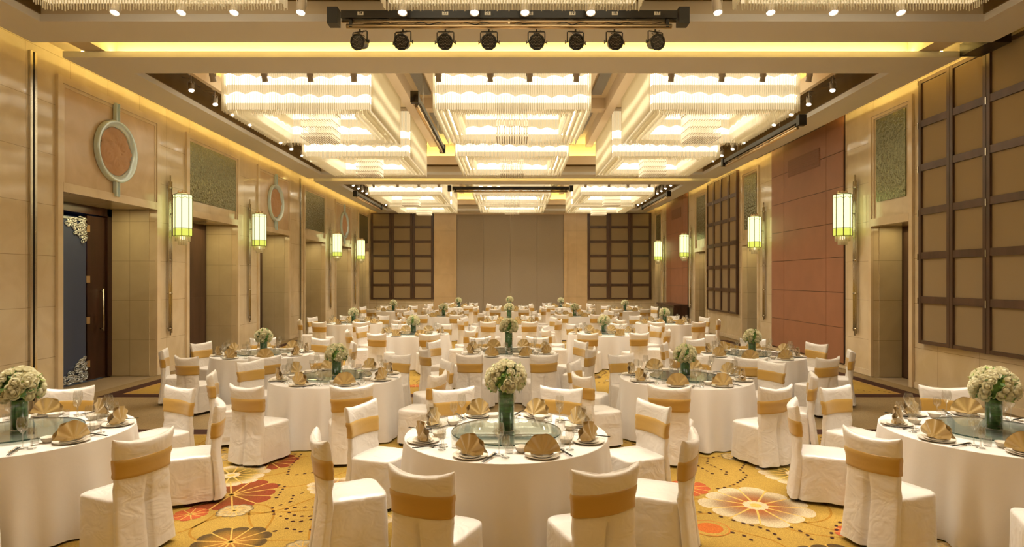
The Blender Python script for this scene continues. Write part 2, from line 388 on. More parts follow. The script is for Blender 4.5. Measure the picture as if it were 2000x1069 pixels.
TRAILS = [[(565,886),(588,888),(577,900),(566,912),(562,926),(580,927),(610,923),(640,915)], [(545,947),(556,950),(548,961),(540,972),(555,972)],
 [(590,963),(573,968),(567,980),(548,986),(532,992),(535,1004),(548,1008),(560,1013),(572,1018),(588,1018),(608,1014),(624,1011),(640,1011)],
 [(560,994),(576,991),(596,990),(612,990),(625,992),(640,993)], [(565,1001),(575,1006),(590,1008),(606,1008),(625,1004)], [(537,1037),(560,1032),(575,1034),(588,1038),(608,1034),(629,1029)],
 [(421,870),(434,876),(446,874),(460,874),(468,870)], [(1404,891),(1383,895),(1381,905),(1397,912),(1408,917),(1419,922),(1418,926),(1405,927)],
 [(1347,898),(1356,905),(1364,910),(1381,920),(1391,925),(1405,927)], [(1459,900),(1452,910),(1446,918),(1458,928),(1456,933),(1441,943),(1426,949),(1415,952),(1402,954),(1388,954)],
 [(1349,996),(1367,1000),(1386,1002),(1408,1009),(1432,1016),(1452,1022),(1484,1030),(1500,1036),(1513,1043),(1522,1052),(1531,1060)], [(1431,1040),(1453,1046),(1467,1054),(1478,1063)],
 [(1545,1030),(1563,1037),(1577,1045),(1585,1053),(1591,1063)], [(1655,1010),(1652,1017),(1640,1020),(1633,1027),(1634,1035),(1624,1041),(1625,1050),(1632,1059)]]
for tr in TRAILS:
    P = [G(*p) for p in tr]; acc = 0; last = None
    for (a, b) in zip(P, P[1:]):
        L_ = sqrt((b[0]-a[0])**2+(b[1]-a[1])**2); n_ = max(1, round(L_/.085))
        for k in range(n_): dot(a[0]+(b[0]-a[0])*k/n_, a[1]+(b[1]-a[1])*k/n_, .017, atan2(b[1]-a[1], b[0]-a[0]))
me = bpy.data.meshes.new('carpet'); me.from_pydata(CV, [], CF); me.materials.append(M['carpet'])
ca = me.color_attributes.new('Col', 'FLOAT_COLOR', 'POINT'); ca.data.foreach_set('color', [q for c in CC for q in (*c, 1.0)])
o = obj('carpet', me, loc=(0, 0, .0)); tag(o, 'gold banquet carpet with red, cream and brown flowers and dotted trails', 'carpet')

# ------------------------------------------------------------------ side walls
def side_wall(name, sgn, openings, gaps=()):
    """openings: (y0,y1,ztop,depth); gaps: (y0,y1,z0,z1) holes filled by panels set into the wall."""
    w = MB(); X = XW*sgn; XO = (XW+1.4)*sgn
    ys = YN
    for (a, b, zt, d) in openings:
        w.box(X, XO, ys, a, -.02, 6.9); w.box(X, XO, a, b, zt, 6.9); ys = b
    w.box(X, XO, ys, YB+.3, -.02, 6.9)
    return struct(w.build(name, M['marble']))
L_open = [(10.56, 13.36, 3.62, .95), (14.7, 17.3, 3.62, .85), (18.8, 21.3, 3.62, .9), (22.95, 25.4, 3.62, .9), (27.0, 29.5, 3.62, .9), (31.05, 33.1, 3.62, .9)]
R_open = [(11.95, 13.2, 3.24, .62), (19.35, 20.6, 3.24, .62), (24.5, 25.9, 3.24, .62), (31.9, 33.1, 3.24, .62)]
side_wall('wall_left', -1, L_open); side_wall('wall_right', 1, R_open)
ti = [0]
def trim(mb, mat):
    ti[0] += 1; return struct(mb.build('trim_%d' % ti[0], mat))
def surround(sgn, y0, y1, z0, z1, t=.12, d=.05, mat='marble_trim'):
    m = MB(); X = XW*sgn; Xi = X-d*sgn
    m.box(X, Xi, y0-t, y0, 0, z1+t); m.box(X, Xi, y1, y1+t, 0, z1+t); m.box(X, Xi, y0, y1, z1, z1+t)
    m.box(X, Xi-.004*sgn, y0, y1, z0+.0, z0+.16)
    d2 = d*.55; Xj = X-d2*sgn
    m.box(X, Xj, y0, y0+.06, z0+.16, z1); m.box(X, Xj, y1-.06, y1, z0+.16, z1); m.box(X, Xj, y0+.06, y1-.06, z1-.06, z1)
    return trim(m, M[mat])
dn = [0]
SIDE = {-1: 'left', 1: 'right'}
def closed_door(sgn, y0, y1, zt, depth, full=True):
    dn[0] += 1; Xd = (XW+depth)*sgn
    bk = MB(); bk.box(Xd, Xd+.3*sgn, y0-.02, y1+.02, -.02, zt+.05)
    fr = struct(bk.build('door_%d' % dn[0], M['wood']))
    ym = (y0+y1)/2
    for s, a, b in ((0, y0+.12, ym-.006), (1, ym+.006, y1-.12)):
        lf = MB(); lf.box(Xd, Xd-.045*sgn, a, b, 0, zt-.14); lf.box(Xd-.045*sgn, Xd-.06*sgn, a+.12, b-.12, .15, 1.6); lf.box(Xd-.045*sgn, Xd-.06*sgn, a+.12, b-.12, 1.75, zt-.3)
        l = lf.build('door_leaf', M['wood_brown'], fr)
        h = MB(); yh = b-.07 if s == 0 else a+.07; h.tube([(Xd-.1*sgn, yh, .85), (Xd-.1*sgn, yh, 1.45)], .014); h.tube([(Xd-.045*sgn, yh, .9), (Xd-.1*sgn, yh, .9)], .01); h.tube([(Xd-.045*sgn, yh, 1.4), (Xd-.1*sgn, yh, 1.4)], .01)
        h.build('door_handle', M['steel'], l)
    nl = MB(); nl.box(XW*sgn+.01*sgn, Xd, y0+.25, y1-.25, zt-.012, zt+.02)
medal_names = ['nearest', 'middle', 'farthest']
def medallion(y, i):
    x = -XW+.03; z = 4.6
    t = thing('wall_medallion', 'round carved medallion in a pale glass ring, %s of three over the left doorways' % medal_names[i], 'medallion', (x, y, z), 0, 'medallions over the left doorways')
    def circ(r, x, zc=0, n=48): return [(x, r*cos(2*pi*k/n), zc+r*sin(2*pi*k/n)) for k in range(n)]
    m = MB(); m.rings([circ(.47, .0), circ(.47, .03), circ(.49, .05), circ(.575, .09), circ(.595, .085), circ(.605, .06), circ(.605, 0)], 0, True, False, False)
    m.build('ring', M['sil_glass'], t)
    # carved disc: relief grid
    d = MB(); R = 17; A = 72; rr = []
    for a in range(R+1):
        r = .46*a/R; ring = []
        for k in range(A):
            th = 2*pi*k/A; yy, zz = r*cos(th), r*sin(th)
            best = 9
            for (cy, cz, cr) in ((0, 0, .13), (.2, .12, .14), (-.18, .17, .13), (-.24, -.1, .15), (.05, -.25, .15), (.25, -.15, .13), (.02, .3, .13), (-.38, .06, .1), (.38, .02, .09)):
                q = sqrt((yy-cy)**2+(zz-cz)**2)/cr
                best = min(best, q)
            hgt = .045*max(0, 1-best**2*.7)+.013*sin(best*15)
            ring.append((.02+hgt, yy, zz))
        rr.append(ring)
    d.rings(rr, 0, True, False, False); d.build('carved_disc', M['terracotta'], t)
    for s, L in ((1, .36), (-1, .30)):
        b = MB(); b.box(0, .05, -.055, .055, s*.58, s*(.58+L)); b.box(.05, .07, -.055, -.035, s*.58, s*(.58+L)); b.box(.05, .07, .035, .055, s*.58, s*(.58+L))
        b.build('glass_bar', M['sil_glass'], t)
i = 0
ord_names = ['nearest', 'second', 'farthest']
for n, (a, b, zt, d) in enumerate(L_open):
    surround(-1, a, b, zt, 5.5)
    if n % 2 == 0:
        p = MB(); p.box(-XW, -XW+.02, a+.06, b-.06, zt+.16, 5.44); trim(p, M['marble_plain'])
        medallion((a+b)/2, n//2)
    else:
        p = MB(); p.box(-XW+.006, -XW+.024, a+.06, b-.06, 4.02, 5.44); o = p.build('decorative_glass', M['tex_glass'])
        tag(o, 'dark textured glass panel over a doorway on the left wall, %s one' % ord_names[n//2], 'glass panel', 'left wall glass panels')
    if n > 0: closed_door(-1, a, b, zt, d)
for n, (a, b, zt, d) in enumerate(R_open):
    surround(1, a, b, zt, 5.6, t=.1)
    p = MB(); p.box(XW-.006, XW-.024, a+.14, b-.14, 3.75, 5.5); o = p.build('decorative_glass', M['tex_glass'])
    tag(o, 'tall textured glass panel above a doorway, %s on the right wall' % ['nearest', 'second', 'third', 'farthest'][n], 'glass panel', 'right wall glass panels')
    closed_door(1, a, b, zt, d)
for s_, ops_ in ((-1, L_open), (1, R_open)):
    for (a, b, zt, d) in ops_:
        m = MB(); m.box(s_*(XW+.12), s_*(XW+d-.01), b-.02, b, 0, zt-.01); m.box(s_*(XW+.12), s_*(XW+d-.01), a, a+.02, 0, zt-.01); trim(m, M['niche'])
# open doorway, nearest on the left
dn[0] += 1
fr = MB(); Xd = -XW-.95
fr.box(Xd-.25, Xd+.02, 13.2, 13.4, 0, 3.62); fr.box(Xd-.25, Xd+.02, 10.5, 10.75, 0, 3.62); fr.box(Xd-.25, Xd+.02, 10.5, 13.4, 3.45, 3.64)
door = struct(fr.build('door_%d' % dn[0], M['wood']))
lf = MB(); lf.box(Xd-.02, Xd-.075, 12.62, 13.18, .01, 3.42)
leaf = lf.build('door_leaf', M['wood'], door)
h = MB(); h.tube([(Xd+.05, 13.02, 1.0), (Xd+.05, 13.02, 1.9)], .02); h.tube([(Xd-.02, 13.02, 1.05), (Xd+.05, 13.02, 1.05)], .012); h.tube([(Xd-.02, 13.02, 1.85), (Xd+.05, 13.02, 1.85)], .012); h.build('door_handle', M['steel'], leaf)
for z in (.35, 1.25, 2.1, 3.15):
    h = MB(); h.box(Xd-.015, Xd+.0, 12.58, 12.68, z-.07, z+.07); h.build('hinge', M['brass'], leaf)
lf2 = MB(); lf2.box(Xd-.02, Xd-.075, 11.0, 12.58, .01, 3.36); leaf2 = lf2.build('door_leaf', M['blue_panel'], door)
leaf2['label'] = 'blue-lit door leaf with silver carved corners'
def carve(y, z, sy, sz, name='corner_ornament'):
    m = MB()
    for i in range(110):
        u, v = random.random(), random.random()
        if u+v > 1.05+.1*sin(i): continue
        cy, cz = y+sy*u*.62, z+sz*v*.5; r = .03+.035*random.random()
        m.tube([(Xd+.0+.012*sin(k), cy+r*(1-k/14)*cos(k*.7), cz+r*(1-k/14)*sin(k*.7)) for k in range(12)], .011, 5)
    m.box(Xd-.02, Xd+.0, y, y+sy*.62, z, z+sz*.04)
    m.build(name, M['silver'], leaf2)
carve(12.56, .03, -1.1, 1); carve(12.56, 3.34, -1.1, -1); 
bk = MB(); bk.box(Xd-1.6, Xd-1.5, 9.6, 14.4, -.02, 3.9); bk.box(Xd-1.6, -XW-.9, 9.5, 9.6, -.02, 3.9); bk.box(Xd-1.6, Xd-.25, 14.0, 14.1, -.02, 3.9); bk.box(Xd-1.6, Xd+.9, 9.5, 14.1, 3.64, 3.9)
struct(bk.build('wall_corridor', M['blue_panel']))
cf = MB(); cf.box(Xd-1.6, -10.5, 9.5, 14.1, -.12, -.02); 
# back wall
bw = MB(); bw.box(-XW-1.4, XW+1.4, YB, YB+.3, -.02, 6.9); struct(bw.build('wall_back', M['marble']))
nw = MB(); nw.box(-XW-1.4, XW+1.4, YN-.3, YN, -.02, 6.9); struct(nw.build('wall_front', M['marble']))
for x0, x1 in ((-4.25, -3.02), (2.82, 4.1)):
    m = MB(); m.box(x0, x1, YB-.12, YB, 0, 6.0); m.box(x0+(1.1 if x0 < 0 else 0), x1-(0 if x0 < 0 else 1.1), YB-.2, YB-.12, 0, 6.0); trim(m, M['plaster'])
m = MB()
for k in range(4):
    a = -3.02+k*(5.84/4); m.box(a+.005, a+5.84/4-.005, YB-.1, YB, .1, 5.62)
o = m.build('partition_screen', M['screen']); tag(o, 'plain grey-brown fabric partition in the middle of the back wall', 'partition')
m = MB(); m.box(-3.02, 2.82, YB-.14, YB, 5.62, 5.72); trim(m, M['lip'])
# steel tracks of the movable partition
for (x, y) in ((-XW, 9.86), (-XW, 22.4), (XW, 9.86), (XW, 22.4)):
    s = 1 if x < 0 else -1
    if x > 0 : continue
    m = MB(); m.box(x, x+.035*s, y, y+.05, 0, Z0+.1); m.box(x, x+.035*s, y+.09, y+.14, 0, Z0+.1); m.box(x, x+.012*s, y+.05, y+.09, 0, Z0+.1, 1); trim(m, [M['steel'], M['black']])
# baseboards
for s, ops in ((-1, L_open), (1, R_open)):
    m = MB(); ys = YN
    for (a, b, zt, d) in ops: m.box(XW*s, (XW-.02)*s, ys, a-.12, 0, .12); ys = b+.12
    struct(m.build('baseboard_' + SIDE[s], M['marble_trim']))

# ------------------------------------------------------------------ lattice panels
def lattice(label, axis, pos, a0, a1, cols, z0, z1, rows=6, hinge=True, inward=-1, group='dark wood lattice panels'):
    """axis 'x': panel in the plane x=pos running along y; axis 'y': plane y=pos running along x"""
    t = thing('lattice_panel', label, 'lattice panel', (0, 0, 0), 0, group); pos = pos+inward*.006
    def B(mb, u0, u1, w0, w1, zz0, zz1, mi=0):
        p0, p1 = pos+inward*w0, pos+inward*w1
        if axis == 'x': mb.box(p0, p1, u0, u1, zz0, zz1, mi)
        else: mb.box(u0, u1, p0, p1, zz0, zz1, mi)
    cw = (a1-a0)/cols; rh = (z1-z0)/rows; bar = .075 if axis == 'x' else .13
    for c in range(cols):
        u0 = a0+c*cw; u1 = u0+cw
        fr = MB(); B(fr, u0+.005, u0+bar, 0, .09, z0, z1); B(fr, u1-bar, u1-.005, 0, .09, z0, z1)
        for r in range(rows+1):
            zc = z0+r*rh; B(fr, u0+bar, u1-bar, 0, .085, max(z0, zc-.065), min(z1, zc+.065))
        leaf = fr.build('leaf_frame', M['wood_brown'], t)
        for r in range(rows):
            q = MB(); B(q, u0+bar, u1-bar, 0, .05, z0+r*rh+.06, z0+(r+1)*rh-.06); q.build('fabric_square', M['lat_fabric'], leaf)
        if hinge and c % 2 == 0:
            for r in range(rows):
                q = MB(); B(q, u1-.012, u1+.012, .09, .1, z0+(r+.5)*rh-.07+.4, z0+(r+.5)*rh+.05+.4); q.build('hinge', M['steel'], leaf)
    return t
lattice('dark wood lattice of fabric squares at the near end of right wall', 'x', XW, 5.78, 11.6, 7, .89, 5.86)
lattice('narrow dark wood lattice halfway down the right wall, between two doorways', 'x', XW, 21.0, 24.2, 4, .89, 5.86)
lattice('dark wood lattice on the back wall, left of the screen', 'y', YB, -7.7, -4.28, 3, 1.0, 5.72, hinge=False)
lattice('dark wood lattice on the back wall, right of the screen', 'y', YB, 4.12, 7.6, 3, 1.0, 5.72, hinge=False)
# red leather partitions
def red_panel(y0, y1, label):
    t = thing('leather_partition', label, 'wall panel', (0, 0, 0), 0, 'red brown leather wall panels')
    w = (y1-y0); cols = [(y0, y0+.2*w), (y0+.2*w, y0+.79*w), (y0+.79*w, y1)]
    m = MB()
    for (a, b) in cols:
        z = .13
        for k in range(8):
            zt = min(z+.83, 6.06); m.box(XW, XW-.05, a+.006, b-.006, z+.006, zt-.006); z = zt
    m.build('leather_tiles', M['red_leather'], t)
    b = MB(); b.box(XW, XW-.035, y0, y1, .1, 6.07); b.build('backing_board', M['wood'], t)
    v = MB(); a0, b0 = cols[1]
    for k in range(9): v.box(XW-.05, XW-.07, a0+.3, b0-.3, 4.98+k*.05, 5.01+k*.05)
    v.box(XW-.05, XW-.06, a0+.28, b0-.28, 4.95, 5.42); v.build('vent_grille', principled('dark_red_grille', (.25, .11, .055), .5), t)
red_panel(14.3, 18.26, 'red-brown leather wall partition nearest to the camera on the right')
red_panel(27.0, 30.7, 'red-brown leather wall partition at the far end behind the cabinet')

# ------------------------------------------------------------------ ceiling
ce = MB(); T = .1; XE = 7.3; XI = 6.6
slots = [(9.3, 9.93), (21.9, 22.5)]
coffers = [(-4.9, 8.54), (10.7, 21.1), (23.3, 32.2)]
segs = [(YN, 9.3), (9.93, 21.9), (22.5, YB)]
for s in (-1, 1):
    for a, b in segs: ce.box(XI*s, XE*s, a, b, Z0, Z0+T)
for a, b in ((YN, -4.9), (8.54, 9.3), (9.93, 10.7), (21.1, 21.9), (22.5, 23.3), (32.2, YB)): ce.box(-XI, XI, a, b, Z0, Z0+T)
struct(ce.build('ceiling', M['paint']))
# beam boxes and coffer sides above the soffit
up = MB()
up.box(-XW-1.4, XW+1.4, YN-.3, YB+.3, Z0+1.05, Z0+1.2)      # top slab
struct(up.build('ceiling_upper', M['up_ceiling']))
cv = MB()
for s in (-1, 1):
    cv.box((XI+.0)*s, (XI+.35)*s, YN, YB, Z0+T, Z0+1.05)          # spine above side soffit
    cv.box((XI+.35)*s, (XW+.2)*s, YN, YB, Z0+.38, Z0+.5)         # lid of side cove
for a, b in ((8.54, 9.05), (10.2, 10.7), (21.1, 21.6), (22.8, 23.3), (32.2, 33.4), (YN, -4.9)):
    cv.box(-XI, XI, a, b, Z0+T, Z0+1.05)
for a, b in ((9.05, 10.2), (21.6, 22.8)): cv.box(-XE, XE, a, b, Z0+.4, Z0+.5)
struct(cv.build('ceiling_cove', M['up_ceiling']))
for (a, b) in coffers:
    d = MB(); w = .55
    for s in (-1, 1): d.box(XI*s, (XI-w)*s, a, b, Z0+.42, Z0+.46); d.box((XI)*s, (XI-.02)*s, a, b, Z0+T, Z0+.42)
    for (p, q) in ((a, a+w), (b-w, b)): d.box(-XI+w, XI-w, p, q, Z0+.42, Z0+.46)
    d.box(-XI, XI, a, a+.02, Z0+T, Z0+.42); d.box(-XI, XI, b-.02, b, Z0+T+.18, Z0+.42)
    trim(d, M['dark_recess'])
    l = MB()
    for s in (-1, 1): l.box((XI-w)*s, (XI-w-.09)*s, a+w, b-w, Z0+.24, Z0+.52)
    l.box(-XI+w, XI-w, a+w, a+w+.09, Z0+.24, Z0+.52); l.box(-XI+w, XI-w, b-w-.09, b-w, Z0+.24, Z0+.52)
    trim(l, M['lip'])
    # longitudinal beams between the chandelier columns and cross beam
    g = MB()
    for x in (-2.15, 2.1):
        g.box(x-.52, x-.30, a+1.1, b-1.1, Z0+.72, Z0+1.05); g.box(x+.30, x+.52, a+1.1, b-1.1, Z0+.72, Z0+1.05)
        g.box(x-.52, x+.52, (a+b)/2-.2, (a+b)/2+.2, Z0+.78, Z0+1.05)
    trim(g, M['lip'])
    for x in (-2.15, 2.1):
        for (p, q) in ((a+1.5, (a+b)/2-.7), ((a+b)/2+.7, b-1.8)):
            v = MB(); v.box(x-.13, x+.13, p, q, Z0+.98, Z0+1.05)
            for k in range(12): v.box(x-.11+k*.02-.004, x-.11+k*.02+.004, p+.03, q-.03, Z0+.965, Z0+.98)
            o = v.build('ceiling_vent', M['vent'])
            cn = {0: 'front', 1: 'middle', 2: 'rear'}[coffers.index((a, b))]
            tag(o, 'grey ceiling air vent, %s of the %s ceiling bay, %s of two' % ('left' if x < 0 else 'right', cn, 'nearer' if p < (a+b)/2-.5 else 'farther'), 'ceiling vent', 'ceiling vents between the chandeliers')
# black strips put in for the dark slot along the right soffit edge
for (a, b) in ((14.3, 18.3), (27, 30.7)):
    m = MB(); m.box(XE+.002, XE+.03, a, b, Z0-.006, Z0+.12); trim(m, M['black'])
m = MB(); m.box(XE-.05, XE+.3, 9.3, 9.9, Z0+.0, Z0+.2); trim(m, M['black'])
# cove light strips (real lamps hidden on top of the soffits)
cl = 0
def cove_strip(x0, x1, y0, y1, z, mt='cove_lamp'):
    m = MB(); m.box(x0, x1, y0, y1, z, z+.03); return struct(m.build('trim_cove_lamp', M[mt]))
for s, rr_ in ((-1, ((YN+.2, 9.2), (10.0, 21.8), (22.6, YB-.2))), (1, ((10.0, 14.1), (18.4, 21.8), (22.6, 26.9), (30.8, YB-.2)))):
    for a_, b_ in rr_: cove_strip(7.0*s, 7.05*s, a_, b_, Z0+T)
for (a, b) in slots: cove_strip(-7.1, 7.1, a-.2, a-.15, Z0+T); cove_strip(-7.1, 7.1, b+.12, b+.17, Z0+T)
for (a, b) in coffers:
    for s in (-1, 1): cove_strip((XI-.25)*s, (XI-.3)*s, a+.3, b-.3, Z0+.46, 'cove_lamp_bay')
    cove_strip(-XI+.4, XI-.4, a+.2, a+.25, Z0+.46, 'cove_lamp_bay'); cove_strip(-XI+.4, XI-.4, b-.25, b-.2, Z0+.46, 'cove_lamp_bay')

# ------------------------------------------------------------------ chandeliers
ZB = H+3.30; ZT = Z0+.98
def rect_path(w, d, off, step):
    hw, hd = w/2-off, d/2-off; pts = []
    for (x0, y0, x1, y1) in ((-hw, -hd, hw, -hd), (hw, -hd, hw, hd), (hw, hd, -hw, hd), (-hw, hd, -hw, -hd)):
        L = abs(x1-x0)+abs(y1-y0); n = max(1, int(L/step))
        for k in range(n): pts.append((x0+(x1-x0)*k/n, y0+(y1-y0)*k/n))
    return pts
def rods(pts, z0f, z1, r=.0075):
    m = MB(); vs = []; fs = []
    for i, (x, y) in enumerate(pts):
        z0 = z0f(x, y, i); o = len(vs)
        for z in (z0, z1):
            for k in range(3):
                a = 2*pi*k/3+.3; vs.append((x+r*cos(a), y+r*sin(a), z))
        fs += [(o, o+1, o+4, o+3), (o+1, o+2, o+5, o+4), (o+2, o, o+3, o+5), (o+2, o+1, o)]
    m.add(vs, fs); return m
CHM = {}
def chand_meshes(w, d):
    key = (w, d)
    if key in CHM: return CHM[key]
    out = []
    pts = []
    for off in (0, .11, .22, .33, .44): pts += rect_path(w, d, off, .036)
    rc = rods(pts, lambda x, y, i: ZB+.012*sin(i*1.7), ZT).mesh('rod_curtain', M['rod'])
    out.append(('rod_curtain', rc, True))
    fm = MB(); hw, hd = w/2, d/2
    for off in (0, .44):
        a, b = hw-off, hd-off; t = .05
        fm.box(-a-t/2, a+t/2, -b-t/2, -b+t/2, ZT-.02, ZT+.05); fm.box(-a-t/2, a+t/2, b-t/2, b+t/2, ZT-.02, ZT+.05); fm.box(-a-t/2, -a+t/2, -b, b, ZT-.02, ZT+.05); fm.box(a-t/2, a+t/2, -b, b, ZT-.02, ZT+.05)
    fm.box(-hw, hw, -hd, -hd+.44, ZT+.02, ZT+.06); fm.box(-hw, hw, hd-.44, hd, ZT+.02, ZT+.06); fm.box(-hw, -hw+.44, -hd, hd, ZT+.02, ZT+.06); fm.box(hw-.44, hw, -hd, hd, ZT+.02, ZT+.06)
    out.append(('mounting_frame', fm.mesh('mounting_frame', M['white_metal']), False))
    df = MB(); t, zb, zt = .012, ZB+.05, ZT  # glowing sheets added behind the rods to give the curtain its base glow
    for o_ in (.07, .40):
        a, b = hw-o_, hd-o_
        df.box(-a, a, -b, -b+t, zb, zt); df.box(-a, a, b-t, b, zb, zt); df.box(-a, -a+t, -b+t, b-t, zb, zt); df.box(a-t, a, -b+t, b-t, zb, zt)
    out.append(('added_glow_sheet', df.mesh('added_glow_sheet', M['glow_sheet']), False))
    for zz, ph in ((ZB+.30, 0), (ZB+.66, 1.3)):  # wavy glowing tubes and bands, shaped to imitate scallops of light on the rods
        for off, am in ((.045, .05), (.425, .045)):
            tp = rect_path(w, d, off, .055); P = [(x, y, zz+am*(1.3*abs(sin((x+y)*pi/.36+ph))-.4+.7*sin(x*1.9+y*2+ph))) for x, y in tp]
            tm = MB(); tm.tube(P, .012, 5, closed=True); out.append(('added_glow_tube', tm.mesh('added_glow_tube', M['tube']), False))
            wb = MB(); n_ = len(P); wv = P+[(x*.999, y*.999, zz-.13) for x, y, z in P]
            wb.add(wv, [(i, (i+1) % n_, (i+1) % n_+n_, i+n_) for i in range(n_)]); out.append(('wave_glow_band', wb.mesh('wave_glow_band', M['wave_band']), False))
    tm = MB(); tm.tube([(x, y, ZB+.22) for x, y in rect_path(w, d, .235, .4)], .014, 5, closed=True); out.append(('added_glow_tube', tm.mesh('added_glow_tube', M['glow_in']), False))  # extra glowing tube added to brighten the underside of the rod ring
    pl = MB(); pl.box(-hw+.5, hw-.5, -hd+.5, hd-.5, ZT, ZT+.03); out.append(('light_panel', pl.mesh('light_panel', M['panel_light']), False))
    g = [(.055*(i-6), .055*(j-6)) for i in range(13) for j in range(13)]
    cm = rods(g, lambda x, y, i: H+3.08, ZT, .006)
    vs = []; fs = []
    for (x, y) in g:
        for zz in (H+3.075, H+3.16, H+3.3, H+3.45, H+3.65):
            o = len(vs); r = .012
            vs += [(x+r, y, zz), (x, y+r, zz), (x-r, y, zz), (x, y-r, zz), (x, y, zz+.02), (x, y, zz-.02)]
            fs += [(o, o+1, o+4), (o+1, o+2, o+4), (o+2, o+3, o+4), (o+3, o, o+4), (o+1, o, o+5), (o+2, o+1, o+5), (o+3, o+2, o+5), (o, o+3, o+5)]
    cm.add(vs, fs, 1)
    out.append(('crystal_cluster', cm.mesh('crystal_cluster', [M['rod'], principled('smoky_crystal', (.30, .23, .14), .1, .3)]), True))
    CHM[key] = out; return out
rowsC = [(4.35, 7.5, 'front row at the top edge'), (12.0, 15.1, 'second row'), (16.6, 19.8, 'third row'), (24.2, 27.2, 'fourth row'), (28.1, 30.9, 'farthest row')]
colsC = [(-4.23, 2.94, 'left'), (0, 3.11, 'middle'), (4.18, 2.94, 'right')]
def chandelier(cx, cy, w, d, label):
    t = thing('chandelier', label, 'chandelier', (cx, cy, 0), 0, 'square crystal rod chandeliers')
    for nm, me, st in chand_meshes(w, d):
        o = obj(nm, me, t)
        if st: stuff(o)
for (y0, y1, rn) in rowsC:
    for (cx, w, cn) in colsC:
        chandelier(cx, (y0+y1)/2, w, round(y1-y0, 2), 'square crystal rod chandelier, %s, %s' % (cn, rn))
# unseen area lamps added behind the camera in place of chandeliers, filling the foreground
def area(loc, sx, sy, e, col, rot=(0, 0, 0), spread=180):
    l = bpy.data.lights.new('area_lamp', 'AREA'); l.spread = radians(spread); l.shape = 'RECTANGLE'; l.size = sx; l.size_y = sy; l.energy = e; l.color = col
    o = bpy.data.objects.new('area_lamp', l); COL.objects.link(o); o.location = loc; o.rotation_euler = rot; return o
WARM = (1, .78, .46)
for (cx, w, cn) in colsC: area((cx, -.9, ZB+.3), 2.9, 3.1, 24, WARM); area((cx, -.9, ZB+.2), 2.9, 3.1, 45, WARM, (pi, 0, 0))
for (y0, y1, rn) in rowsC:
    for (cx, w, cn) in colsC: area((cx, (y0+y1)/2, ZB+.35), 1.9, 1.9, 86, (1, .91, .76), spread=120)

# ------------------------------------------------------------------ spotlights
def spot_parts(aim_y, aim_x=0.0):
    """housing pointing down and towards (aim_x, aim_y)"""
    d = Vector((aim_x, aim_y, -1)).normalized()
    q = Vector((0, 0, -1)).rotation_difference(d).to_matrix().to_4x4()
    b = MB(); b.lathe([(.03, .09), (.045, .08), (.05, .04), (.05, -.07), (.056, -.10), (.050, -.10), (.044, -.085)], 16); b.add([], []); b.xf(q)
    l = MB(); l.lathe([(.0005, -.088), (.044, -.086)], 16); l.xf(q)
    br = MB(); br.tube([(0, 0, .03), (0, 0, .26)], .012, 6); br.box(-.05, .05, -.03, .03, .24, .28); br.tube([(-.055, 0, -.01), (-.055, 0, .1), (0, 0, .14), (.055, 0, .1), (.055, 0, -.01)], .007, 5)
    return b.mesh('lamp_housing', M['white_metal']), l.mesh('lamp_lens', M['lamp']), br.mesh('bracket', M['white_metal'])
SP = {}
def spotlight(x, y, z, ay, ax, label, group):
    k = (ay, ax)
    if k not in SP: SP[k] = spot_parts(ay, ax)
    t = thing('spotlight', label, 'spotlight', (x, y, z), 0, group)
    if y < 9: t.scale = (1.15, 1.15, 1.15)
    obj('lamp_housing', SP[k][0], t); obj('lamp_lens', SP[k][1], t); obj('bracket', SP[k][2], t)
def spot(loc, d, e, ang, col=(1, .93, .80), blend=.6, r=.05):
    l = bpy.data.lights.new('spot_lamp', 'SPOT'); l.energy = e; l.spot_size = radians(ang); l.spot_blend = blend; l.color = col; l.shadow_soft_size = r
    o = bpy.data.objects.new('spot_lamp', l); COL.objects.link(o); o.location = loc
    o.rotation_euler = Vector(d).to_track_quat('-Z', 'Y').to_euler()
NW = ['nearest', 'second', 'third', 'fourth', 'fifth', 'sixth', 'seventh', 'eighth']
for (ys, bay) in (([11.85, 12.8, 13.6, 14.5, 16.4, 17.2, 18.1, 18.9], 'middle'), ([23.9, 24.7, 25.4, 26.1, 27.6, 28.5, 29.3, 30.1], 'rear')):
    for s in (-1, 1):
        for k, y in enumerate(ys):
            x = 6.22*s
            spotlight(x, y, H+3.72, -.5, -.35*s, 'pale spotlight on the %s edge of the %s ceiling bay, %s of eight' % (SIDE[s], bay, NW[k]), 'edge spotlights of the ceiling bays')
            if bay == 'middle' and k in (0, 2, 5, 7) or bay == 'rear' and k in (1, 5): spot((x, y, H+3.55), (-.38*s, -.25, -1), 380, 40)
rowX = [(-4.54-.95, 'left', 0), (-4.54, 'left', 1), (-3.7, 'left', 2), (-2.9, 'left', 3), (-1.35, 'middle', 0), (-.4, 'middle', 1), (.32, 'middle', 2), (1.18, 'middle', 3), (2.92, 'right', 0), (3.85, 'right', 1), (4.6, 'right', 2), (5.45, 'right', 3)]
X0row = [-5.19, -4.32, -3.63, -2.76, -1.43, -.49, .17, 1.03, 2.69, 3.38, 4.2, 5.08]
fo = ['first', 'second', 'third', 'fourth']
for n, (x, cn, k) in enumerate(rowX):
    spotlight(X0row[n], 8.02, H+3.58, -.35, 0.0, 'glowing spotlight along the top edge by the %s chandelier, %s from left' % (cn, fo[k]), 'spotlights along the front ceiling bay')
    spotlight(x, 11.2, H+3.72, .5, 0.0, 'pale spotlight seen from behind under the %s second-row chandelier, %s from left' % (cn, fo[k]), 'spotlights along the middle ceiling bay')
    if n % 2 == 0:
        spot((X0row[n], 7.95, H+3.42), (-.1 if n % 4 else .1, -.42, -1), 330, 44)
    if n % 3 == 1: spot((x, 11.3, H+3.55), (0, .45, -1), 260, 46)
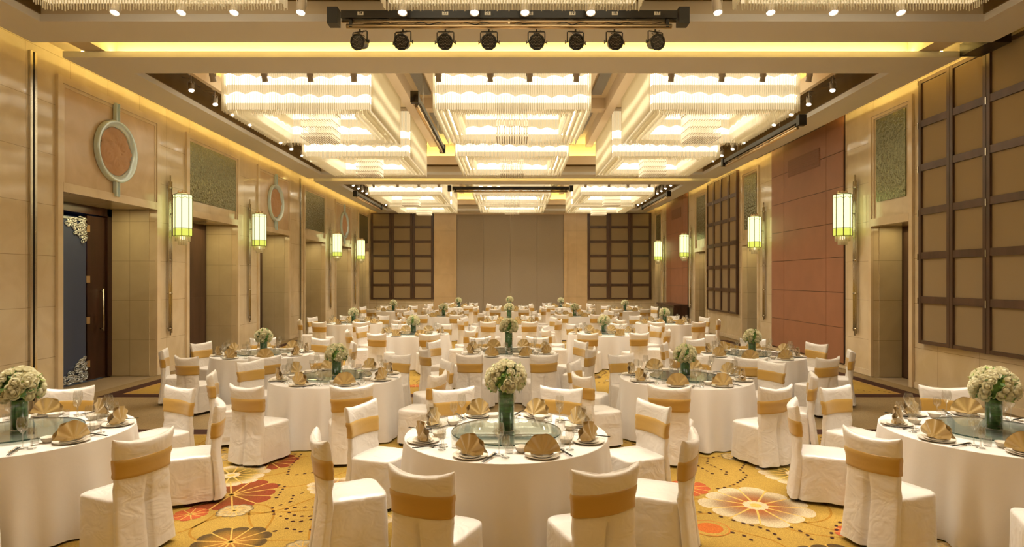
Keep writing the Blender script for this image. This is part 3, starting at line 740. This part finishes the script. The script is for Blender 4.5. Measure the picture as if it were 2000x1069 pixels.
for n, (x, cn, k) in enumerate(rowX):
    if cn != 'middle': spotlight(x*.98, 23.75, H+3.66, .5, 0.0, 'small pale spotlight under the %s fourth-row chandelier, %s from left' % (cn, fo[k]), 'spotlights along the rear ceiling bay')

# ------------------------------------------------------------------ lighting bars
def par_can(yaw, label, loc, group):
    t = thing('stage_spotlight', label, 'stage light', loc, 0, group)
    tilt = radians(12)
    q = Matrix.Rotation(yaw, 4, 'Z') @ Matrix.Rotation(pi/2+tilt, 4, 'X')     # local +z -> towards camera and down
    b = MB(); b.lathe([(.0, -.13), (.05, -.13), (.07, -.11), (.085, -.04), (.098, .03), (.110, .05), (.110, .07), (.096, .07), (.094, .06)], 10); b.xf(q)
    b.build('housing', M['black'], t)
    f = MB(); f.lathe([(.0005, .062), (.095, .062)], 24); f.xf(q); fc = f.build('front_plate', M['black_lacquer'], t)
    l = MB()
    for i in range(-5, 6):
        for j in range(-5, 6):
            x, y = (i+.5*(j % 2))*.02, j*.0175
            if x*x+y*y < .0074 and x*x+y*y > .0001:
                l.lathe([(.0002, .067), (.003, .066), (.0045, .063)], 6, (x, y, 0))
    l.xf(q); ls = l.build('led_lenses', principled('led_lens', (.34, .26, .16), .3), fc); ls['kind'] = 'stuff'
    y = MB(); c = Matrix.Rotation(yaw, 4, 'Z')
    y.tube([(-.112, 0, 0), (-.112, 0, .135), (-.102, 0, .145), (.102, 0, .145), (.112, 0, .135), (.112, 0, 0)], .008, 6)
    y.tube([(0, 0, .145), (0, 0, .178)], .012, 6); y.xf(c); y.build('yoke', M['black'], t)
    for s in (-1, 1):
        k = MB(); k.tube([(s*.112, 0, 0), (s*.142, 0, 0)], .008, 6); k.box(s*.137-.006, s*.137+.006, -.01, .01, -.022, .022); k.xf(c); k.build('knob', M['black'], t)
    cb = MB(); cb.tube([(0, .1, .05), (.03, .13, .14), (-.04, .05, .15), (.04, -.02, .12), (.05, .0, .165)], .005, 5); cb.build('cable', M['black'], t)
def light_bar(p0, p1, label, numbers=False, cans=None, z=5.64, group='hanging lighting bars'):
    p0, p1 = Vector(p0), Vector(p1); L = (p1-p0).length; ang = atan2(p1.y-p0.y, p1.x-p0.x)
    t = thing('lighting_bar', label, 'lighting bar', ((p0.x+p1.x)/2, (p0.y+p1.y)/2, z), ang, group)
    h = L/2; b = MB(); b.box(-h+.1, h-.1, -.06, .06, -.05, .05); b.build('beam', M['black'], t)
    for s in (-1, 1):
        e = MB(); e.box(s*h-.08, s*h+.06, -.08, .08, -.13, .09); e.build('end_box', M['black'], t)
        k = MB(); k.box(s*(h-.22)-.02, s*(h-.22)+.02, -.03, .03, -.16, -.05); k.build('hanger', M['black'], t)
    r = MB(); r.tube([(-h+.1, 0, -.075), (h-.1, 0, -.075)], .018, 8); r.build('rail', M['brass'], t)
    p = MB(); p.tube([(-h+.16, 0, -.14), (h-.16, 0, -.14)], .032, 12); p.build('pipe', M['brass'], t)
    for x in (-h+.75, -.0, h-.75):
        k = MB(); k.box(x-.012, x+.012, -.012, .012, -.13, -.05); k.build('hanger', M['brass'], t)
    for s in (-1, 1):
        rp = MB(); rp.tube([(s*h*.55, 0, .05), (s*h*.55, 0, Z0+.95-z)], .006, 5); rp.build('suspension_wire', M['steel'], t)
    c = MB(); P = []
    for i in range(120):
        u = i/119; P.append((-h+.3+(L-.6)*u, .036*cos(u*40), -.132+abs(.036*sin(u*40))+.008*sin(u*95)))
    c.tube(P, .006, 5)
    c.build('cable', M['black'], t)
    if numbers:
        for i, n in enumerate((24, 23, 22, 21, 20, 19, 18, 17)):
            x = (708+i*82.2-996)*8.2/F
            q = MB(); q.box(x-.04, x+.04, -.064, -.06, -.015, .03); pl = q.build('number_plate', M['number'], t)
            cu = bpy.data.curves.new('numeral', 'FONT'); cu.body = str(n); cu.size = .052; cu.align_x = 'CENTER'; cu.align_y = 'CENTER'; cu.extrude = .0005; cu.offset = .0008
            ob = bpy.data.objects.new('tmp', cu); COL.objects.link(ob); dg = bpy.context.evaluated_depsgraph_get(); dg.update()
            me = bpy.data.meshes.new_from_object(ob.evaluated_get(dg)); bpy.data.objects.remove(ob); me.materials.clear(); me.materials.append(M['black'])
            o = obj('numeral', me, pl); o.location = (x, -.066, .008); o.rotation_euler = (pi/2, 0, 0)
    return t
light_bar((-2.38, 8.2, 0), (2.30, 8.2, 0), 'long black lighting bar with numbers, hanging at the top edge', True)
for i, px in enumerate((703, 787, 870, 955, 1048, 1124, 1200, 1280)):
    x = (px-1000)*8.2/F
    par_can([-.35, -.2, .0, .0, .0, .15, .15, .35][i]*1.0, 'black stage light on the front lighting bar, %s from left' % (['first', 'second', 'third', 'fourth', 'fifth', 'sixth', 'seventh', 'eighth'][i]), (x, 8.2, 5.28), 'stage lights on the front bar')
light_bar((-2.4, 23.6, 0), (2.3, 23.6, 0), 'black lighting bar hanging across the room in front of the rear chandeliers', z=5.62)
light_bar((-1.92, 12.1, 0), (-1.92, 16.9, 0), 'black lighting bar hanging lengthwise between left and middle chandeliers', z=5.72)
light_bar((6.15, 13.0, 0), (6.15, 17.7, 0), 'black lighting bar along the right edge of the middle ceiling bay', z=5.50)
light_bar((-6.2, 24.2, 0), (-6.2, 28.9, 0), 'black lighting bar along the left edge of the rear ceiling bay', z=5.50)
light_bar((6.2, 24.2, 0), (6.2, 28.9, 0), 'black lighting bar along the right edge of the rear ceiling bay', z=5.50)

# ------------------------------------------------------------------ wall lanterns
def sconce_meshes():
    n = 8; R = .19
    def oct(r, z, cx=0): return [(cx+r*cos(2*pi*(k+.5)/n), r*sin(2*pi*(k+.5)/n), z) for k in range(n)]
    parts = []
    s = MB(); s.rings([oct(R, .16), oct(R, .86)], 0, False, False, False); s.rings([oct(R, .0), oct(R, .16)], 1, False, True, False); s.rings([oct(R, .86), oct(R, .93), oct(R*.7, .95)], 0, False, False, True)
    parts.append(('lantern_shade', s.mesh('lantern_shade', [M['shade'], M['shade_low']])))
    f = MB()
    for z in (0, .17, .93): f.tube([(x*1.02, y*1.02, z) for x, y, _ in oct(R, z)], .008, 5, closed=True)
    for k in range(n):
        a = 2*pi*(k+.5)/n; x, y = (R+.004)*cos(a), (R+.004)*sin(a); f.tube([(x, y, 0), (x, y, .93)], .009, 5)
        a2 = 2*pi*(k+1)/n; x2, y2 = R*.96*cos(a2), R*.96*sin(a2); x3, y3 = (R+.004)*cos(a+2*pi/n), (R+.004)*sin(a+2*pi/n)
        f.tube([(x, y, .84), (x2, y2, .88), (x3, y3, .84)], .005, 4)
    parts.append(('lantern_frame', f.mesh('lantern_frame', M['bronze'])))
    c = MB()
    for ring, (r, z) in enumerate(((.15, -.12), (.09, -.20))):
        for k in range(26):
            a = 2*pi*k/26; c.tube([(r*cos(a), r*sin(a), 0), (r*cos(a), r*sin(a), z)], .009, 4)
    c.lathe([(.0, -.08), (.05, -.07), (.05, -.01)], 10, mi=1)
    parts.append(('crystal_fringe', c.mesh('crystal_fringe', [M['rod'], emission('fringe_bulb', (1, .8, .5), 4)])))
    t = MB(); t.lathe([(.12, .95), (.12, .97), (.07, .99), (.05, 1.0)], 12, cap1=True)
    for k in range(6): t.lathe([(.001, 1.02), (.022, 1.0), (.03, .975), (.022, .955)], 8, (.09*cos(k*pi/3), .09*sin(k*pi/3), 0.01))
    parts.append(('crown', t.mesh('crown', M['brass'])))
    r = MB()
    for y, z0, z1 in ((-.055, -2.2, 1.24), (0, -2.25, 1.38), (.055, -2.15, 1.24)):
        r.tube([(.28, y, z0), (.28, y, z1)], .016, 8)
    for z in (-2.1, -1.3, -.55, 1.1): r.tube([(.28, -.06, z), (.28, .06, z)], .022, 8); r.tube([(.28, 0, z), (.34, 0, z)], .012, 6)
    r.tube([(.28, 0, .5), (.1, 0, .5)], .015, 6)
    parts.append(('back_rods', r.mesh('back_rods', M['steel'])))
    return parts
SM = sconce_meshes()
def sconce(s, y, label):
    t = thing('wall_lantern', label, 'wall lamp', (s*(XW-.34), y, 3.08), 0 if s > 0 else pi, 'wall lanterns on the marble piers')
    for nm, me in SM: obj(nm, me, t)
for k, (y, lb) in enumerate(((13.85, 'nearest on the left wall'), (18.05, 'second on the left wall'), (26.1, 'third on the left wall'), (30.2, 'farthest on the left wall'))): sconce(-1, y, 'tall glowing octagonal lantern with crystal fringe, ' + lb)
for k, (y, lb) in enumerate(((13.8, 'nearest on the right wall'), (18.8, 'second on the right wall'), (26.5, 'third on the right wall'), (31.2, 'farthest on the right wall'))): sconce(1, y, 'tall glowing octagonal lantern with crystal fringe, ' + lb)

# ------------------------------------------------------------------ cabinet
cb = thing('sideboard_cabinet', 'dark wooden low cabinet with grey-green fronts against the far right wall', 'cabinet', (7.4, 28.35, 0))
m = MB(); m.box(-.28, .3, -1.55, 1.55, .05, .9); m.box(-.25, .28, -1.5, 1.5, 0, .05); m.build('body', M['wood'], cb)
m = MB(); m.box(-.32, .34, -1.6, 1.6, .9, .95); m.build('top', M['wood'], cb)
for k in range(4):
    y = -1.5+k*.76; m = MB(); m.box(-.30, -.28, y, y+.72, .12, .86); d = m.build('door', M['wood'], cb)
    m = MB(); m.box(-.31, -.30, y+.06, y+.66, .18, .80); m.build('front_panel', M['grille'], d)

# ------------------------------------------------------------------ tables, chairs, settings
def superring(hx, hy, n, p=4.0):
    out = []
    for k in range(n):
        a = 2*pi*k/n; c, s = cos(a), sin(a); r = (abs(c)**p+abs(s)**p)**(-1/p); out.append((hx*r*c, hy*r*s))
    return out
def chair_meshes(seed, hi=True):
    rnd = random.Random(seed); ox = rnd.random()*50; n = 56 if hi else 28
    m = MB()
    def wr(x, y, z, s=6, a=.004): return a*nz(x+ox, y, z, s)
    # seat skirt
    R = []
    for i, z in enumerate([.03, .06, .12, .2, .28, .36, .41, .44, .455, .465, .468]):
        k = [1.02, 1.015, 1.01, 1.0, .99, .98, .975, .97, .955, .90, .55][i]
        ring = []
        for j, (x, y) in enumerate(superring(.236*k, .235*k, n, 7)):
            a = 2*pi*j/n; f = max(0, (.42-z)/.42)
            d = 1+f*(.030*sin(a*5+ox)+.018*sin(a*11+2*ox)+.01*sin(a*2+ox))
            zz = z+(.012*nz(x+ox, y, 0, 7) if z < .05 else 0)+(.004*nz(x, y, ox, 12) if z > .46 else 0)
            ring.append((x*d+wr(x, y, z), .0+y*d+wr(y, z, x), zz))
        R.append(ring)
    m.rings(R, 0, True, False, True)
    # back: from hem to top
    R = []
    zs = [.03, .08, .16, .25, .34, .42, .48, .54, .6, .65, .7, .76, .82, .87, .90, .915, .922]
    for i, z in enumerate(zs):
        cy = -.232-.030*max(0, (z-.42)/.5)*2.0 - .05*max(0, (.42-z)/.42)*.8
        hw = .222+.022*max(0, (z-.6)/.3) + .02*max(0, (.45-z)/.45) - .010*math.exp(-((z-.70)/.08)**2)
        th = .034 + .008*max(0, (.5-z)/.5)
        if z > .86: th = [.036, .033, .024, .006][zs.index(z)-13] if z in (.87, .90, .915, .922) else th
        ring = []
        for j, (x, y) in enumerate(superring(hw, th, n, 5)):
            u = x/hw; back = y < 0
            yy = cy+y+(-.0+.055*u*u*min(1, max(.25, (z-.3)/.4)))
            zz = z
            if z > .8: zz += .026*abs(u)**2.5*(z-.8)/.12-.012*(1-abs(u)**2)*(z-.8)/.12+.004*nz(x+ox, 0, 0, 9)
            if z < .05: zz += .014*nz(x+ox, y, 3, 5)
            if back and z < .64:      # inverted centre pleat
                g = max(0, 1-abs(x-.0)/.012); yy += .030*g*min(1, (.64-z)/.1)
                yy -= (.64-z)*.022*math.exp(-((abs(x)-.07)/.07)**2)
            if abs(u) > .8 and z < .62: yy += .009*sin(z*70+ox+x*22)*(1 if not back else .6)   # gathered side seam
            ring.append((x+wr(x, z, y, 7, .004), yy+wr(z, x, y, 8, .005), zz))
        R.append(ring)
    m.rings(R, 0, True, False, True)
    m.xf(Matrix.Diagonal((1, 1, .965, 1))); cov = m.mesh('chair_cover', M['satin'])
    # sash
    s = MB(); R = []
    zz = [.632, .636, .655, .68, .705, .73, .755, .782, .786]; of = [.001, .006, .009, .006, .009, .0065, .009, .006, .001]
    tl = rnd.uniform(-.012, .012)
    for i, z in enumerate(zz):
        cy = -.232-.030*max(0, (z-.42)/.5)*2.0; hw = .222+.022*max(0, (z-.6)/.3)-.010*math.exp(-((z-.70)/.08)**2)+of[i]; th = .034+of[i]; ring = []
        for j, (x, y) in enumerate(superring(hw, th, n, 5)):
            u = x/hw; yy = cy+y+.055*u*u*min(1, max(.25, (z-.3)/.4)); e = .0025*sin(z*150+6*nz(x+ox, 0, 0, 4))
            ring.append((x*(1+e), yy+(e if y > 0 else -e), z+tl*u+.004*nz(x+ox, y, 1, 6)))
        R.append(ring)
    s.rings(R, 0, True, False, False)
    s.xf(Matrix.Diagonal((1, 1, .965, 1))); sash = s.mesh('sash', M['gold'])
    return cov, sash
CHV = [chair_meshes(k) for k in range(4)]; CHL = [chair_meshes(10+k, False) for k in range(2)]
lg = MB(); lg.box(-.014, .014, -.014, .014, 0, .10); LEG = lg.mesh('leg', M['black'])
TNAMES = {}
tables = [  # x, y, name, tall vase, detail
    (-.05, 5.33, 'the nearest middle table', 2, 3), (-4.32, 5.36, 'the nearest left table', 1, 3), (4.24, 5.38, 'the nearest right table', 1, 3),
    (-2.41, 8.4, 'the second-row left table', 0, 3), (2.36, 8.33, 'the second-row right table', 0, 3),
    (-4.47, 11.0, 'the third-row left table', 0, 2), (-.06, 11.25, 'the third-row middle table', 2, 2), (4.26, 10.85, 'the third-row right table', 0, 2),
    (-2.42, 15.0, 'the fourth-row left table', 0, 1), (2.27, 15.1, 'the fourth-row right table', 0, 1),
    (-4.85, 18.7, 'the fifth-row left table', 0, 1), (-.09, 18.7, 'the fifth-row middle table', 2, 1), (4.67, 18.7, 'the fifth-row right table', 0, 1),
    (-2.49, 22.2, 'the sixth-row left table', 0, 0), (2.29, 22.3, 'the sixth-row right table', 0, 0),
    (-5.05, 26.0, 'the seventh-row left table', 0, 0), (-.1, 26.0, 'the seventh-row middle table', 2, 0), (4.8, 26.0, 'the seventh-row right table', 0, 0),
    (-2.55, 29.2, 'the back-row left table', 0, 0), (2.33, 29.2, 'the back-row right table', 0, 0)]
TT = .76
def cloth_mesh(seed):
    rnd = random.Random(seed); n = 240; ph = [rnd.random()*6.28 for _ in range(5)]
    R = [[(.02*cos(2*pi*k/n), .02*sin(2*pi*k/n), TT) for k in range(n)]]
    def fold(a): return (.5+.5*sin(a*13+ph[0]+1.3*sin(a*3+ph[1])))**2*.7+.3*(.5+.5*sin(a*23+ph[2]+sin(a*5+ph[3])))
    for r in (.5, .86, .893): R.append([(r*cos(2*pi*k/n), r*sin(2*pi*k/n), TT) for k in range(n)])
    for z in (.758, .753, .74, .72, .66, .56, .44, .32, .2, .1, .04, .012):
        t = (TT-z)/TT; ring = []
        for k in range(n):
            a = 2*pi*k/n; e = .897+.006*min(1, t*12); d = e+(t**1.1)*(.01+.12*fold(a))-.012*t*(1-t)
            ring.append((d*cos(a), d*sin(a), z+(.006*sin(a*7) if z < .02 else 0)))
        R.append(ring)
    m = MB(); m.rings(R[::-1], 0, True, False, True); m.xf(Matrix.Diagonal((.975, .975, 1, 1))); return m.mesh('tablecloth', M['cloth'])
CL = [cloth_mesh(s) for s in range(4)]
m = MB(); m.lathe([(.001, 0), (.10, 0), (.12, .008), (.12, .016), (.001, .016)], 24); SUS_BASE = m.mesh('base', M['steel'])
m = MB(); m.lathe([(.001, .02), (.475, .02)], 64, mi=0); m.lathe([(.475, .02), (.478, .024), (.478, .028), (.475, .032)], 64, mi=1); m.lathe([(.475, .032), (.001, .032)], 64, mi=0); SUS = m.mesh('glass_disc', [M['disc'], M['disc_edge']])
# plates
def plate(r, h=.018): 
    m = MB(); m.lathe([(.001, .002), (r*.55, .002), (r*.62, .004), (r*.97, h), (r, h+.001), (r*.985, h-.003), (r*.6, 0), (.001, 0)], 36); return m
PL = plate(.135).mesh('dinner_plate', M['china']); PS = plate(.088, .014).mesh('side_plate', M['china'])
m = MB(); m.lathe([(.001, .004), (.03, .004), (.045, .02), (.058, .045), (.06, .046), (.056, .045), (.047, .018), (.03, 0), (.001, 0)], 28); BW = m.mesh('rice_bowl', M['china'])
m = MB(); m.lathe([(.001, .002), (.034, .002), (.034, .004), (.008, .008), (.0042, .02), (.004, .10), (.012, .112), (.032, .135), (.038, .16), (.036, .19), (.030, .215)], 24); m.xf(Matrix.Diagonal((1.08, 1.08, 1.16, 1))); WG = m.mesh('wine_glass', M['glass'])
m = MB(); m.lathe([(.001, .002), (.03, .002), (.03, .004), (.006, .007), (.0045, .05), (.006, .06), (.028, .075), (.034, .10), (.030, .135)], 24); m.xf(Matrix.Diagonal((1.05, 1.05, 1.25, 1))); GB = m.mesh('water_goblet', M['glass'])
m = MB(); m.lathe([(.001, .004), (.026, .003), (.028, .006), (.03, .075)], 20); m.lathe([(.001, .02), (.027, .02)], 20); TB = m.mesh('tumbler', M['glass'])
m = MB(); m.tube([(0, -.12, 0), (0, .12, 0)], [.0038, .0028], 6); CS = m.mesh('chopstick', M['black_lacquer'])
m = MB(); m.box(-.022, .022, -.007, .007, 0, .010); m.tube([(-.022, 0, .008), (.022, 0, .008)], .008, 8); CR = m.mesh('chopstick_rest', M['china'])
m = MB(); m.lathe([(.001, 0), (.012, .002), (.02, .008)], 12); m.xf(Matrix.Diagonal((.9, 1.5, 1, 1))); m.tube([(0, -.02, .006), (0, -.07, .012), (0, -.12, .006)], .004, 6); SPN = m.mesh('soup_spoon', M['china'])
def napkin(seed):
    rnd = random.Random(seed); m = MB(); NA, NR = 40, 7
    for side in (-1, 1):
        vs = []; fs = []
        for i in range(NA+1):
            a = pi*(.03+.94*i/NA); Rm = (.138+.012*sin(a)**2)*(1+.012*sin(i*.5+seed))
            pl = (.5+.5*cos(i/NA*2*pi*4.5+seed))
            for j in range(NR+1):
                t = j/NR; r = Rm*t
                y = side*(.012+.05*(1-t)**1.3*(1 if side > 0 else .7))*(1-.15*pl)+side*.024*(pl-.5)*t**.7
                z = r*sin(a)+.004; x = r*cos(a)*1.0
                if side > 0: y += .016*(1-sin(a))
                vs.append((x, y-(.02*sin(a)*t if seed % 2 else 0), max(z, .002)))
        for i in range(NA):
            for j in range(NR):
                p = i*(NR+1)+j; q = (p, p+NR+1, p+NR+2, p+1); fs.append(q if side > 0 else q[::-1])
        m.add(vs, fs, 0, True)
    # folded foot wrapped round the bottom
    R = []
    for k, z in enumerate((0, .006, .016, .026, .03)):
        s = [1.0, 1.04, 1.02, .96, .86][k]
        R.append([(.085*s*cos(2*pi*j/24), (.038+.006*sin(j*1.3))*s*sin(2*pi*j/24), z) for j in range(24)])
    m.rings(R, 0, True, True, True)
    return m.mesh('napkin', M['napkin'])
NK = [napkin(s) for s in range(3)]
# rose and bouquet
def rose_mb(seed, lod=1):
    rnd = random.Random(seed); m = MB()
    nz_ = 8 if lod else 5
    m.lathe([(.001, .018), (.010, .014), (.016, .004), (.022, -.008), (.018, -.022), (.001, -.028)], 10 if lod else 7)
    for layer, (cnt, rr, pm, lip) in enumerate(((3, .014, 150, 0), (4, .022, 132, .001), (5, .029, 114, .003), (5, .035, 98, .006)) if lod else ((5, .033, 112, .003),)):
        for k in range(cnt):
            a0 = 2*pi*k/cnt+layer*.7+rnd.random()*.3; w = 2*pi/cnt*1.35; U, V = 6, 5; vs = []; fs = []
            for u in range(U+1):
                q = (u/U-.5)*2; a = a0+w*q*.5; e = 1-.28*q*q
                for v in range(V+1):
                    t = v/V; ph = radians(25+(pm-25)*t*e); rad = rr*(1+.06*(1-q*q))
                    r = rad*sin(ph)+(lip if v == V else 0); z = -rad*cos(ph)*.95-(lip*.3 if v == V else 0)
                    vs.append((r*cos(a), r*sin(a), z))
            for u in range(U):
                for v in range(V): p = u*(V+1)+v; fs.append((p, p+V+1, p+V+2, p+1))
            m.add(vs, fs, 0, True)
    return m
ROSES = [rose_mb(s).mesh('rose', M['rose']) for s in range(3)]
def bouquet_pts(n, R):
    out = []
    for i in range(n):
        z = 1-(i+.5)/n*1.5; th = i*2.39996+.3*sin(i); q = sqrt(max(0, 1-z*z)); out.append(Vector((R*q*cos(th), R*q*sin(th), R*z*.95)))
    return out
def foliage(R, n, seed, lod=1):
    rnd = random.Random(seed); m = MB()
    for i in range(n):
        z = rnd.uniform(-.62, 1); th = rnd.random()*2*pi; q = sqrt(max(0, 1-z*z)); d = Vector((q*cos(th), q*sin(th), z)); k = R*rnd.uniform(.72, 1.06)
        t = d.orthogonal().normalized(); t.rotate(Matrix.Rotation(rnd.random()*6.28, 3, d)); L = .045; w = .014
        c = d*k; s = t.cross(d)
        dd = (d*.6+t*.8).normalized()
        m.add([c-dd*L*.5, c+s*w, c+dd*L*.6+d*.004, c-s*w], [(0, 1, 2), (0, 2, 3)], rnd.choice((0, 0, 1)), True)
    m.lathe([(.001, -R*.55), (R*.55, -R*.45), (R*.8, 0), (R*.6, R*.55), (.001, R*.78)], 14)
    if lod:
        for i in range(5):
            th = rnd.random()*6.28; d = Vector((cos(th), sin(th), rnd.uniform(.2, 1.2))).normalized(); m.tube([d*R*.8, d*R*1.08, d*R*1.22+Vector((0, 0, .01))], [.002, .0016, .004], 4, 1)
    return m
def bouquet_low(seed):
    m = MB()
    for i, p in enumerate(bouquet_pts(34, .145)):
        st = len(m.v); r = rose_mb(i, 0); q = Vector((0, 0, 1)).rotation_difference(p.normalized()).to_matrix().to_4x4(); r.xf(Matrix.Translation(p) @ q @ Matrix.Scale(1.25, 4)); m.add(r.v, r.f, 0, True)
    f = foliage(.15, 60, seed, 0); m.add(f.v, f.f, 1, False)
    return m.mesh('rose_bouquet', [M['rose'], M['leaf']])
BQL = bouquet_low(3)
def vase_mesh(h, r=.07):
    m = MB(); m.lathe([(.001, .006), (r*.94, .006), (r*.94, h*.97)], 28, mi=0); m.lathe([(.001, 0), (r, 0), (r, h), (r*.97, h)], 28, mi=1); return m.mesh('vase', [M['vase'], M['vase_glass']])
VH = {0: .20, 1: .27, 2: .35}; VM = {k: vase_mesh(h, .066 if k < 2 else .072) for k, h in VH.items()}; VMS = {0: vase_mesh(.18, .072)}
SEATS = [(-112.5, 'front left'), (-67.5, 'front right'), (-22.5, 'near right'), (22.5, 'far right'), (67.5, 'back right'), (112.5, 'back left'), (157.5, 'far left'), (-157.5, 'near left')]
RCH = 1.31
def short(n): return n
vis_x = lambda x, y, m: y > .4 and -m < 1000+F*x/y < 2000+m
rnd = random.Random(11)
for ti_, (tx, ty, tn, vk, det) in enumerate(tables):
    t = thing('round_table', 'round banquet table under a white floor-length cloth, ' + tn[4:], 'table', (tx, ty, 0), rnd.random()*6, 'round banquet tables')
    obj('tablecloth', CL[ti_ % 4], t)
    ls = thing('glass_turntable', 'round green glass turntable on ' + tn, 'turntable', (tx, ty, TT), 0, 'glass turntables')
    obj('base', SUS_BASE, ls); obj('glass_disc', SUS, ls)
    # flowers
    fa = thing('flower_arrangement', 'ball of cream roses in a %sgreen glass vase on %s' % ('tall ' if vk == 2 else '', tn), 'flowers', (tx, ty, TT+.032), rnd.random()*6, 'rose centrepieces')
    obj('vase', VM[vk], fa)
    Rb = {3: .165 if vk else .145, 2: .16 if vk else .145}.get(det, .15)
    if vk == 1: Rb = .175
    hz = VH[vk]+Rb*.55
    if det >= 2:
        fo_ = foliage(Rb*.95, 260, ti_).mesh('foliage', [M['leaf'], M['leaf_light']]); o = obj('foliage', fo_, fa, (0, 0, hz)); stuff(o)
        nr = 66 if det == 3 else 46
        for i, p in enumerate(bouquet_pts(nr, Rb)):
            p = p*rnd.uniform(.93, 1.08); o = obj('rose', ROSES[i % 3], fa, (p.x, p.y, hz+p.z)); q = Vector((0, 0, 1)).rotation_difference(p.normalized()); o.rotation_euler = q.to_euler()
            s = (.98 if det == 3 else 1.1)*rnd.uniform(.85, 1.12)*Rb/.165; o.scale = (s, s, s)
    else:
        o = obj('rose_bouquet', BQL, fa, (0, 0, hz)); 
    for k, (ang, sn) in enumerate(SEATS):
        a = radians(ang); ux, uy = cos(a), sin(a)
        rr = RCH+rnd.uniform(-.03, .05)
        cx, cy = tx+rr*ux+(.075 if ti_ == 0 and k < 2 else 0), ty+rr*uy; rz = a+pi/2+rnd.uniform(-.07, .07)       # chair faces the table (+y local -> -u)
        if ty > 1 and vis_x(cx, cy, 110 if det == 3 else 30):
            cov, sash = (CHV if det >= 2 else CHL)[(k+ti_) % (4 if det >= 2 else 2)]
            ch = thing('banquet_chair', 'white satin-covered chair with gold sash, %s of %s' % (sn, tn), 'chair', (cx, cy, 0), rz, 'covered chairs around the tables')
            obj('chair_cover', cov, ch); obj('sash', sash, ch)
            if det == 3:
                for lx, ly in ((-.19, -.235), (.19, -.235), (-.19, .19), (.19, .19)): obj('leg', LEG, ch, (lx, ly, 0))
        # place setting
        def at(r, side): return (tx+r*ux-side*uy, ty+r*uy+side*ux)
        def put(name, me, r, side, z, label, cat, group, rz_=0):
            x, y = at(r, side)
            if not vis_x(x, y, 8): return None
            return tag(obj(name, me, None, (x, y, z), rz_), label, cat, group)
        sd = rnd.uniform(-.02, .02); w = 'at the %s of %s' % (sn, tn)
        put('dinner_plate', PL, .735, sd, TT, 'white dinner plate under a gold napkin, ' + w, 'plate', 'dinner plates')
        if det >= 2: put('side_plate', PS, .735, sd, TT+.006, 'small white plate under the napkin, ' + w, 'plate', 'small plates')
        put('napkin', NK[(k+ti_) % 3], .735, sd, TT+(.0215 if det >= 2 else .008), 'gold fan-folded napkin standing %s' % w, 'napkin', 'folded gold napkins', a+pi/2+rnd.uniform(-.35, .35))
        put('wine_glass', WG, .625, .205, TT, 'tall stemmed wine glass %s' % w, 'wine glass', 'wine glasses')
        put('water_goblet', GB, .66, .275, TT, 'short stemmed goblet %s' % w, 'goblet', 'stemmed goblets')
        if det >= 2:
            put('rice_bowl', BW, .575, -.10, TT, 'small white china bowl %s' % w, 'bowl', 'china bowls')
            put('tumbler', TB, .545, .26, TT, 'small clear tumbler %s' % w, 'tumbler', 'clear tumblers')
        if det == 3:
            for dx in (-.006, .006):
                put('chopstick', CS, .755, .185+dx, TT+.016, 'black chopstick lying %s' % w, 'chopstick', 'chopsticks', a-pi/2)
            put('chopstick_rest', CR, .71, .175, TT, 'white china chopstick rest %s' % w, 'chopstick rest', 'chopstick rests', a-pi/2)
            put('soup_spoon', SPN, .70, .155, TT+.002, 'small white china spoon %s' % w, 'spoon', 'china spoons', a-pi/2)

# ------------------------------------------------------------------ lamps in niches and the blue corridor
for s, ops in ((-1, L_open), (1, R_open)):
    for (a, b, zt, d) in ops:
        area((s*(XW+d*.5), (a+b)/2, zt-.03), d*.6, (b-a)*.7, 14 if s < 0 else 4, (1, .78, .35))
area((-9.6, 11.6, 3.3), .6, 1.6, 25, (.25, .5, 1))
spot((-8.0, 10.2, 5.0) if False else (-9.0, 11.9, 3.4), (-.35, .2, -1), 60, 60, (.4, .65, 1))

# ------------------------------------------------------------------ camera, world, colour
cam = bpy.data.cameras.new('camera'); cam.sensor_width = 36; cam.lens = F/2000*36; cam.shift_y = 10.5/2000; cam.clip_start = .05; cam.clip_end = 200
co = bpy.data.objects.new('camera', cam); COL.objects.link(co); co.location = (0, 0, H); co.rotation_euler = (pi/2, 0, 0); sc.camera = co
w = bpy.data.worlds.new('world'); sc.world = w; w.use_nodes = True
w.node_tree.nodes['Background'].inputs[0].default_value = (1, .8, .55, 1); w.node_tree.nodes['Background'].inputs[1].default_value = .02
vs_ = sc.view_settings; vs_.view_transform = 'Standard'; vs_.look = 'None'; vs_.gamma = 1; vs_.exposure = 0.2; vs_.use_curve_mapping = False
cy = sc.cycles; cy.use_denoising = True; cy.max_bounces = 5; cy.diffuse_bounces = 3; cy.glossy_bounces = 3; cy.transmission_bounces = 4; cy.transparent_max_bounces = 10
cy.caustics_reflective = False; cy.caustics_refractive = False; cy.sample_clamp_indirect = 3; cy.use_light_tree = False; cy.use_adaptive_sampling = True; cy.adaptive_threshold = .04; cy.adaptive_min_samples = 12
